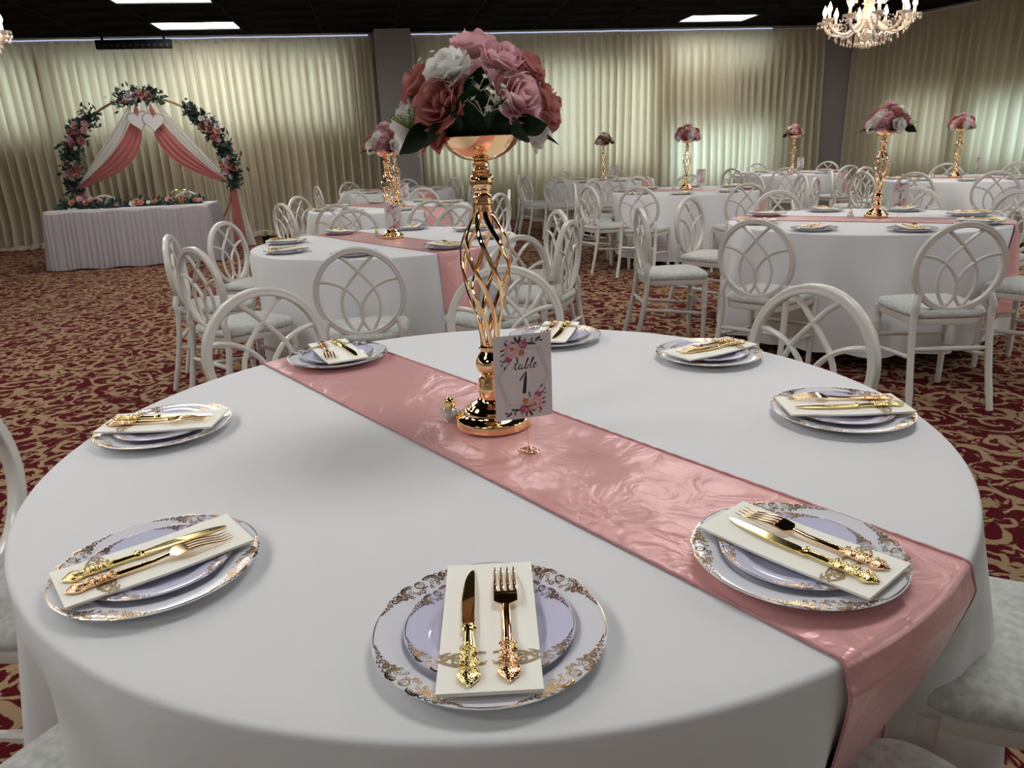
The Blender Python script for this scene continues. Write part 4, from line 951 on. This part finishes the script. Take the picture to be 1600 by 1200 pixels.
def flower_print():
    """(material, mesh) list for the printed corner bouquet, drawn twice (second time turned half round)"""
    L = {'pink': MB(), 'mag': MB(), 'or': MB(), 'leaf': MB(), 'grey': MB(), 'light': MB()}
    for turn in (0, 1):
        def at(dy): return lambda x, y: (card_pt(x, y) if not turn else card_pt(104-x, 152-y))+Vector((0, -dy, 0))
        f0, f1, f2 = at(0.0001), at(0.0003), at(0.0005)
        for (x, y, r, a) in [(40, 8, 5, -1.9), (47, 8, 5, -1.2), (36, 14, 4.5, -2.6), (44, 13, 4, -2.2), (66, 17, 5, 0.1), (72, 18, 4, 0.3), (22, 14, 3.5, -2.2), (16, 25, 3.6, 2.8), (24, 19, 3, -2), (16, 33, 3.2, 2.6), (80, 9, 3.2, -0.9), (85, 13, 3.2, 0.1), (77, 12, 3, -1.9), (83, 8, 2.4, -0.8),
                            (18, 45, 3, 2.4), (14, 51, 2.6, 2.0), (19, 57, 3, 1.8), (13, 43, 2.4, 3.0)]:
            L['leaf'].blob2((x, y), r*1.25, f0, 8, ry=r*0.46, a0=a)
        for (x, y, r, a) in [(69, 12, 5.5, -1.3), (42, 44, 5.5, 1.5), (57, 10, 4, -1.2)]: L['grey'].blob2((x, y), r, f0, 8, ry=r*0.42, a0=a)
        L['leaf'].stroke([(70, 17), (78, 12), (86, 9)], 0.35, f0); L['leaf'].stroke([(30, 44), (24, 52), (18, 60)], 0.35, f0); L['leaf'].stroke([(30, 20), (20, 16), (12, 20)], 0.3, f0)
        for k in range(7): L['pink'].blob2((33+8.2*math.cos(k*0.9), 27+8.2*math.sin(k*0.9)), 6.2, f1, 10)
        L['pink'].blob2((33, 27), 9, f1, 12)
        for (r, a0, a1) in ((4.5, 0, 3.6), (7, 2, 5.6), (9.8, 4.4, 7.6), (12, 0.4, 2.6)): L['light'].stroke(arc(33, 26, r, a0, a1, 12), 0.7, f2)
        L['or'].blob2((33, 24), 3.6, f2, 8)
        for k in range(6): L['mag'].blob2((53+4.6*math.cos(k*1.05), 17+4.6*math.sin(k*1.05)), 4.2, f1, 8)
        L['mag'].blob2((53, 17), 5, f1, 10); L['mag'].blob2((25, 40), 6.8, f1, 10); L['mag'].blob2((28, 42), 5, f1, 8)
        L['light'].stroke(arc(53, 17, 3, 0, 4, 8), 0.4, f2); L['light'].stroke(arc(53, 17, 5.6, 2, 5.4, 8), 0.4, f2); L['light'].stroke(arc(24, 39, 4, 2.4, 5.6, 8), 0.7, f2)
        L['or'].blob2((50, 32), 5.4, f1, 10); L['or'].blob2((24, 9), 2.4, f1, 6)
    mats = {'pink': M_pr_pink, 'mag': M_pr_mag, 'or': M_pr_or, 'leaf': M_pr_leaf, 'grey': M_pr_grey, 'light': M_card}
    nm = {'pink': 'printed_pink_rose', 'mag': 'printed_magenta_flower', 'or': 'printed_orange_bud', 'leaf': 'printed_dark_leaves', 'grey': 'printed_grey_leaves', 'light': 'printed_petal_lines'}
    fr = MB()
    for d in (0, 1):
        pl = [(45, 26), (84-d*6, 26), (98-d*1, 76+d*1), (60, 128)] if d == 0 else [(78, 26), (97, 80), (88, 98)]
        fr.stroke(pl, 0.35, card_pt); fr.stroke([(104-a, 152-b) for a, b in pl], 0.35, card_pt)
    return [(nm[k], L[k].mesh(nm[k], mats[k], smooth=False)) for k in L]+[('printed_gold_frame', fr.mesh('printed_gold_frame', M_pr_gold, smooth=False))]
letter_me, prints = lettering(), flower_print()
card_me = MB().box((0, 0.0002, 0.076), (0.104, 0.0008, 0.152)).mesh('card', M_card, smooth=False)
sp_pts = [(r*math.cos(a), r*math.sin(a), 0.0012+0.0006*math.sin(a*1.7)) for r, a in [(0.0022+0.0178*i/90, i*2*PI*4/90) for i in range(91)]]
hold_me = MB().tube(sp_pts, 0.00085, 5).tube([(0.0022, 0, 0.0015), (0.0008, 0.0008, 0.02), (0, 0.0012, 0.075)], 0.0009, 5).mesh('wire_holder', M_gold)
clip_me = MB().tube(spline([(0, 0.0018, 0.060), (0.002, -0.0022, 0.078), (-0.003, -0.0026, 0.084), (0.009, -0.0022, 0.086), (0.012, 0.0018, 0.082)], 5), 0.0009, 5).mesh('wire_clip', M_gold)
def number_card(num, p, rz, key, dx=0.0):
    t = empty('table_number', p, rz); tag(t, 'white floral table %s card on a gold wire holder, %s' % (num, TAB[key]['w']), 'table number', 'table number cards')
    put('wire_holder', hold_me, t); put('wire_clip', clip_me, t)
    c = put('card', card_me, t, (dx, 0, 0.064))
    put('lettering', letter_me, c); put('numeral', numeral(num), c)
    for nm, me in prints: put(nm, me, c)['kind'] = 'stuff'
number_card('1', (0.024, 1.221, Z_R), rad(16), 'T1', -0.004)
for k, num, dx, dy, rz in [('T2', '5', 0.035, -0.13, 8), ('T3', '6', 0.055, 0.10, 5), ('T5', '4', 0.115, -0.05, -3), ('T6', '7', 0.15, -0.06, -3), ('T9', '8', 0.24, -0.02, 28), ('T7', '10', 0.165, -0.05, 0), ('T8', '9', 0.10, -0.05, -5), ('T4', '11', 0.10, -0.12, 6)]:
    x, y = VASE[k]; number_card(num, (x+dx, y+dy, Z_R), rad(rz), k)
# ------- salt shakers
def shaker(p, rz, key):
    t = empty('salt_shaker', p, rz); tag(t, 'small square glass salt shaker with gold dome lid on %s' % TAB[key]['w'], 'salt shaker', 'glass salt shakers')
    MB().cbox((0, 0, 0.0125), (0.034, 0.034, 0.024), 0.004).build('glass_body', M_jar, t)
    MB().cbox((0, 0, 0.0105), (0.027, 0.027, 0.016), 0.005).build('salt', M_salt, t)
    MB().lathe([(0.015, 0.0245), (0.012, 0.027), (0.009, 0.028)], 16).build('glass_neck', M_jar, t)
    n = 20; pr = [(0.0100, 0.027), (0.0112, 0.029), (0.0112, 0.032), (0.0100, 0.035), (0.0104, 0.038), (0.0085, 0.043), (0.0052, 0.0465), (0.0022, 0.048), (0.0024, 0.050), (0.0008, 0.0515)]
    vs = [(r*(1+(0.10 if i % 2 else -0.04)*(0.3 < j/9 < 0.85))*math.cos(2*PI*i/n), r*(1+(0.10 if i % 2 else -0.04)*(0.3 < j/9 < 0.85))*math.sin(2*PI*i/n), z) for j, (r, z) in enumerate(pr) for i in range(n)]
    MB().add(vs, [(j*n+i, j*n+(i+1) % n, (j+1)*n+(i+1) % n, (j+1)*n+i) for j in range(len(pr)-1) for i in range(n)]+[tuple((len(pr)-1)*n+i for i in range(n))]).build('lid', M_gold2, t)
shaker((-0.127, 1.402, Z_R), rad(28), 'T1')
for k, dx, dy in [('T2', -0.115, 0.08), ('T5', -0.155, 0.03), ('T6', -0.13, 0.05), ('T9', -0.22, 0.06), ('T3', -0.13, 0.05)]:
    shaker((VASE[k][0]+dx, VASE[k][1]+dy, Z_R), rad(20), k)

# ================================================================== HEAD TABLE, ARCH
HU0, HU1, HV0, HV1, HZ = -4.22, -2.24, 10.52, 11.25, 0.742
hc = uv((HU0+HU1)/2, (HV0+HV1)/2, 0); HW, HD = HU1-HU0, HV1-HV0
t = empty('head_table', hc, RA); tag(t, 'long rectangular sweetheart table under the white tulle skirt', 'table')
MB().box((0, 0, HZ-0.015), (HW-0.04, HD-0.04, 0.028)).build('tabletop', M_wood, t, smooth=False)
for sx in (-1, 1):
    for sy in (-1, 1): put('leg', leg_me, t, (sx*(HW/2-0.15), sy*(HD/2-0.1), 0))
def perim(s):   # point on the rounded rectangle of the table edge, s in [0,1)
    per = 2*(HW+HD); d = (s % 1)*per
    if d < HW: return Vector((-HW/2+d, -HD/2, 0)), Vector((0, -1, 0))
    d -= HW
    if d < HD: return Vector((HW/2, -HD/2+d, 0)), Vector((1, 0, 0))
    d -= HD
    if d < HW: return Vector((HW/2-d, HD/2, 0)), Vector((0, 1, 0))
    d -= HW; return Vector((-HW/2, HD/2-d, 0)), Vector((-1, 0, 0))
mb = MB().cbox((0, 0, HZ+0.004), (HW+0.02, HD+0.02, 0.012), 0.004)
mb.grid(lambda u, v: perim(u)[0]+perim(u)[1]*(0.012+0.002*math.sin(u*60))+Vector((0, 0, HZ+0.006-0.05*v)), 120, 2, True)
o = mb.build('table_topper', M_linen, None, loc=hc, rz=RA); tag(o, 'white cloth top of the sweetheart table below the arch', 'tablecloth')
o = MB().grid(lambda u, v: perim(u)[0]+perim(u)[1]*(0.006+0.014*v+0.006*math.sin(u*97)*v)+Vector((0, 0, HZ-0.03-0.62*v)), 240, 6, True).build('inner_cloth', M_linen, None, loc=hc, rz=RA)
tag(o, 'opaque white underskirt of the sweetheart table, seen through the tulle', 'tablecloth')
for j, (am, ph) in enumerate(((0.010, 0.0), (0.014, 1.7))):
    o2 = MB().grid(lambda u, v: perim(u)[0]+perim(u)[1]*(0.020+0.012*j+(0.03+0.045*j)*v+am*(0.35+0.65*v)*(math.sin(u*2*PI*(70+j*13)+ph+4*nz(u*40, j)+v)+0.9*nz(u*130, j, v*0.6)+0.7*nz(u*60, j+4, v*0.5)))+Vector((0, 0, HZ-0.02-0.705*v-0.008*math.sin(u*70))), 560, 8, True)
    if j == 0: sk = o2.build('tulle_skirt', M_tulle, None, loc=hc, rz=RA); tag(sk, 'gathered white tulle skirt around the sweetheart table', 'table skirt')
    else: o2.build('outer_layer', M_tulle, sk)
for i, (u, nm) in enumerate(((-3.90, 'left'), (-2.76, 'right'))):
    q = uv(u, 11.80); place_chair(q.x, q.y, RA-PI/2, 'white oval-back chair behind the sweetheart table, %s of the two' % nm, 'chairs at the sweetheart table')

def foliage(mb, rr, P, n, spread, lmin=0.05, lmax=0.11):
    """many small leaf blades scattered about curve P(f)"""
    for i in range(n):
        c = P(rr.random())+Vector((rr.gauss(0, spread), rr.gauss(0, spread*0.5), rr.gauss(0, spread)))
        d = Vector((rr.gauss(0, 1), rr.gauss(0, 0.6)-0.3, rr.gauss(0, 1))).normalized(); L = rr.uniform(lmin, lmax); s = d.orthogonal().normalized()*L*rr.choice((0.14, 0.2, 0.32))
        mb.add([c, c+d*L*0.5+s, c+d*L, c+d*L*0.5-s], [(0, 1, 2, 3)])
GU, GV, GZ, GRX, GRZ = -3.22, 12.02, 1.115, 1.09, 1.085
arch = empty('ring_arch', uv(GU, GV, 0), RA); tag(arch, 'round bronze hoop arch standing behind the sweetheart table', 'arch')
hp = lambda a, dr=0.0, dy=0.0: Vector(((GRX+dr)*math.cos(rad(a)), dy, GZ+(GRZ+dr)*math.sin(rad(a))))
MB().tube([hp(i*4) for i in range(90)], 0.016, 8, closed=True).build('hoop', M_arch, arch)
for sx in (-1, 1): MB().tube([(sx*0.35, -0.28, 0.012), (sx*0.35, 0.28, 0.012)], 0.012, 6).build('foot', M_arch, arch)
def swag(a0, a1, label, roses, seed, n=190):
    rr = random.Random(seed); t = empty('flower_swag', uv(GU, GV, 0), RA); tag(t, label, 'flowers', 'flower swags on the hoop arch')
    fo = MB(); foliage(fo, rr, lambda f: hp(a0+(a1-a0)*f, 0.01, -0.02), int(n*2.2), 0.052, 0.06, 0.12)
    fo.build('foliage', M_euca, t, smooth=False)['kind'] = 'stuff'
    for (a, dr, c, sc) in roses:
        put('rose', ROSL[c], t, hp(a, dr, -0.075), orient((math.cos(rad(a))*0.3+rr.uniform(-.3, .3), -1, 0.3+rr.uniform(-.3, .3)), rr.uniform(0, 6)), sc*1.2)
swag(126, 168, 'upper left leafy swag with mauve roses on the hoop arch', [(145, 0.0, 'd', 1.1), (141, 0.08, 'p', 1), (149, -0.08, 'd', 1), (140, -0.05, 'p', 0.9), (152, 0.06, 'p', 0.9), (147, 0.10, 'd', 0.8), (156, -0.04, 'w', 0.6), (154, 0.02, 'd', 0.9), (136, 0.0, 'p', 0.8)], 3, 230)
swag(163, 190, 'lower left leafy swag with pink roses on the hoop arch', [(173, 0.0, 'd', 1.2), (169, 0.05, 'p', 1), (176, -0.07, 'o', 1.1), (172, -0.09, 'd', 0.9), (177, 0.06, 'p', 1), (179, 0.0, 'w', 0.8), (168, -0.04, 'w', 0.8)], 4, 190)
swag(76, 105, 'leafy swag with peach and white roses at the top of the arch', [(97, 0.02, 'w', 1.2), (93, 0.0, 'p', 0.8), (88, 0.03, 'o', 1.1), (83, 0.02, 'o', 1.1), (100, -0.03, 'o', 0.7), (91, 0.05, 'p', 0.8), (86, -0.03, 'p', 0.9)], 5, 170)
swag(15, 57, 'upper right leafy swag with blush roses on the hoop arch', [(35, 0.0, 'd', 1.1), (39, 0.05, 'p', 1), (31, 0.07, 'o', 1), (40, -0.06, 'd', 0.9), (28, -0.03, 'd', 1), (44, 0.02, 'w', 0.8), (33, 0.11, 'w', 0.8), (25, 0.0, 'p', 0.7)], 6, 230)
swag(-9, 17, 'lower right leafy swag with peach roses on the hoop arch', [(6, 0.0, 'o', 1.2), (3, 0.06, 'd', 1), (1, -0.06, 'p', 0.9), (9, -0.03, 'w', 0.9), (5, -0.09, 'o', 0.9), (-3, 0.0, 'w', 0.6), (11, 0.04, 'p', 0.7)], 7, 190)
def drape(name, label, mat, A, B, top, bot, ply, seed):
    """cloth swag from A to B; top / bot = sag of its upper and lower edge"""
    A, B = Vector(A), Vector(B)
    def fn(u, v):
        sag = (top*(1-v)+bot*v)*math.sin(PI*u**0.85)**1.0
        pinch = 0.05+0.95*math.sin(PI*u)**0.7
        d = (B-A); nrm = Vector((d.z, 0, -d.x)).normalized()
        if nrm.z > 0: nrm = -nrm
        y = -0.05-0.03*math.sin(v*PI*ply+seed+u*2)*pinch
        return A.lerp(B, u)+nrm*sag+Vector((0, y, 0.02*(1-2*v)*(1-pinch)))
    o = MB().grid(fn, 40, 36).build(name, mat, None, sharp=0, loc=uv(GU, GV, 0), rz=RA); tag(o, label, 'drape'); return o
TL, LL, TR, RR_ = (-0.12, 0, 2.13), hp(187, -0.02), (0.20, 0, 2.14), hp(-8, -0.02)
drape('white_drape', 'white sheer drape swagged down the left of the hoop arch', M_whitech, TL, LL, 0.0, 0.17, 6, 0)
drape('pink_drape', 'dusty pink sheer drape swagged down the left of the hoop arch', M_pinkch, (-0.05, -0.02, 2.12), (LL.x, -0.03, LL.z), 0.13, 0.38, 7, 1)
drape('white_drape', 'white sheer drape swagged down the right of the hoop arch', M_whitech, TR, RR_, -0.02, 0.13, 6, 2)
drape('pink_drape', 'dusty pink sheer drape swagged down the right of the hoop arch', M_pinkch, (0.13, -0.02, 2.12), (RR_.x, -0.03, RR_.z), 0.10, 0.35, 7, 3)
def tail(name, label, mat, x, w0, w1, z0, z1, dy, seed):
    def fn(u, v):
        ww = w0+(w1-w0)*v; return Vector((x+(u-0.5)*ww, dy-0.022*math.sin(u*17+seed+v*1.5)*(0.5+v*0.5), z0+(z1-z0)*v))
    o = MB().grid(fn, 30, 24).build(name, mat, None, sharp=0, loc=uv(GU, GV, 0), rz=RA); tag(o, label, 'drape')
tail('pink_drape', 'dusty pink drape tail hanging behind the left of the sweetheart table', M_pinkch, LL.x+0.03, 0.07, 0.24, LL.z+0.02, 0.02, 0.02, 0)
tail('white_drape', 'white sheer drape tail beside the left pink tail of the arch', M_whitech, LL.x+0.06, 0.06, 0.34, LL.z+0.02, 0.02, 0.09, 1)
tail('pink_drape', 'dusty pink drape tail hanging right of the sweetheart table', M_pinkch, RR_.x+0.02, 0.08, 0.20, RR_.z+0.0, 0.02, 0.0, 2)
tail('white_drape', 'white sheer drape tail beside the right pink tail of the arch', M_whitech, RR_.x+0.03, 0.06, 0.40, RR_.z+0.0, 0.02, 0.08, 3)
# linked hearts
t = empty('double_heart_sign', uv(GU+0.07, GV-0.15, 1.865), RA); tag(t, 'white sign of two linked hearts hanging under the arch top', 'sign')
def heart(s, cx, cz, tilt, n=40):
    pts = []
    for i in range(n):
        a = 2*PI*i/n; x = 16*math.sin(a)**3; z = 13*math.cos(a)-5*math.cos(2*a)-2*math.cos(3*a)-math.cos(4*a)
        x, z = x*s/16, z*s/16; pts.append((cx+x*math.cos(tilt)-z*math.sin(tilt), cz+x*math.sin(tilt)+z*math.cos(tilt)))
    return pts
for i, (cx, cz, tl) in enumerate(((-0.10, 0.02, 0.12), (0.10, -0.005, -0.06))):
    H = heart(0.145, cx, cz, tl); y = -0.012*i
    h = MB().prism(H, 0.008, lambda x, z, e, y=y: Vector((x, y-e, z))).build('heart_panel', M_sign, t, smooth=False)
    MB().tube([(x, y-0.009, z) for x, z in H], 0.0065, 5, closed=True).build('heart_outline', M_signl, h)
MB().grid(lambda u, v: Vector(((u-0.5)*(0.05+0.10*v), -0.012*math.sin(u*7), 0.10+0.17*(1-v))), 8, 4).build('ribbon', M_whitech, t)
# garland on the head table
rr = random.Random(21); t = empty('table_garland', hc, RA); tag(t, 'leafy garland with pink and peach roses along the sweetheart table', 'flowers')
fo = MB(); foliage(fo, rr, lambda f: Vector((-HW/2+0.08+(HW-0.14)*f, -0.16+0.05*math.sin(f*14), HZ+0.030+0.01*math.sin(f*23)+0.05*sstep(0.40, 0.15, f)*sstep(0.0, 0.12, f))), 620, 0.024, 0.05, 0.11)
for v in range(len(fo.v)): fo.v[v].z = max(fo.v[v].z, HZ+0.014)
fo.build('foliage', M_euca, t, smooth=False)['kind'] = 'stuff'
for f, z, c, sc in [(0.15, 0.10, 'o', 1.0), (0.20, 0.14, 'p', 0.9), (0.24, 0.10, 'o', 1.0), (0.27, 0.13, 'p', 0.8), (0.30, 0.06, 'p', 0.9), (0.31, 0.10, 'o', 0.8), (0.42, 0.06, 'p', 0.8), (0.52, 0.05, 'w', 0.9), (0.545, 0.07, 'o', 1.1), (0.57, 0.06, 'o', 0.9), (0.62, 0.06, 'w', 0.6), (0.66, 0.07, 'o', 0.8),
                   (0.75, 0.09, 'p', 0.9), (0.775, 0.05, 'w', 0.6), (0.92, 0.07, 'o', 0.8), (0.94, 0.06, 'p', 0.7)]:
    put('rose', ROSL[c], t, (-HW/2+HW*f, -0.20, HZ+z), orient((rr.uniform(-.4, .4), -0.8, 0.6), rr.uniform(0, 6)), sc*1.0)
# gold heart-shaped holder with a rose
hpz = uv(HU0+HW*0.835, HV0+0.10, HZ+0.011); t = empty('heart_ornament', hpz, RA); tag(t, 'gold heart-shaped holder at the right end of the sweetheart table', 'ornament')
MB().tube([(x, 0.0, z+0.115) for x, z in heart(0.105, 0, 0, 0.0, 48)], 0.009, 8, closed=True, flat=(1.0, 2.6), up=(0, 1, 0)).build('heart_frame', M_gold2, t)
put('rose', ROSL['o'], t, (0, -0.005, 0.085), orient((0, -1, 0.3), 0), 0.8)
MB().lathe([(0.045, 0.0), (0.045, 0.006), (0.02, 0.012), (0.008, 0.03)], 16).build('foot', M_gold2, t)
# floor uplights
for (u, v, lab) in ((-4.50, 11.95, 'small black floor light left of the sweetheart table'), (-1.78, 12.25, 'small black floor light right of the hoop arch')):
    t = empty('floor_light', uv(u, v, 0), RA); tag(t, lab, 'light')
    MB().cbox((0, 0, 0.012), (0.16, 0.14, 0.022), 0.004).build('base', M_black, t)
    MB().lathe([(0.055, 0.02), (0.07, 0.04), (0.075, 0.12), (0.07, 0.13), (0.066, 0.122), (0.06, 0.118)], 16).build('housing', M_black, t)
    MB().lathe([(0.062, 0.117), (0.04, 0.119), (0.002, 0.12)], 14).build('lens', M_lens, t)
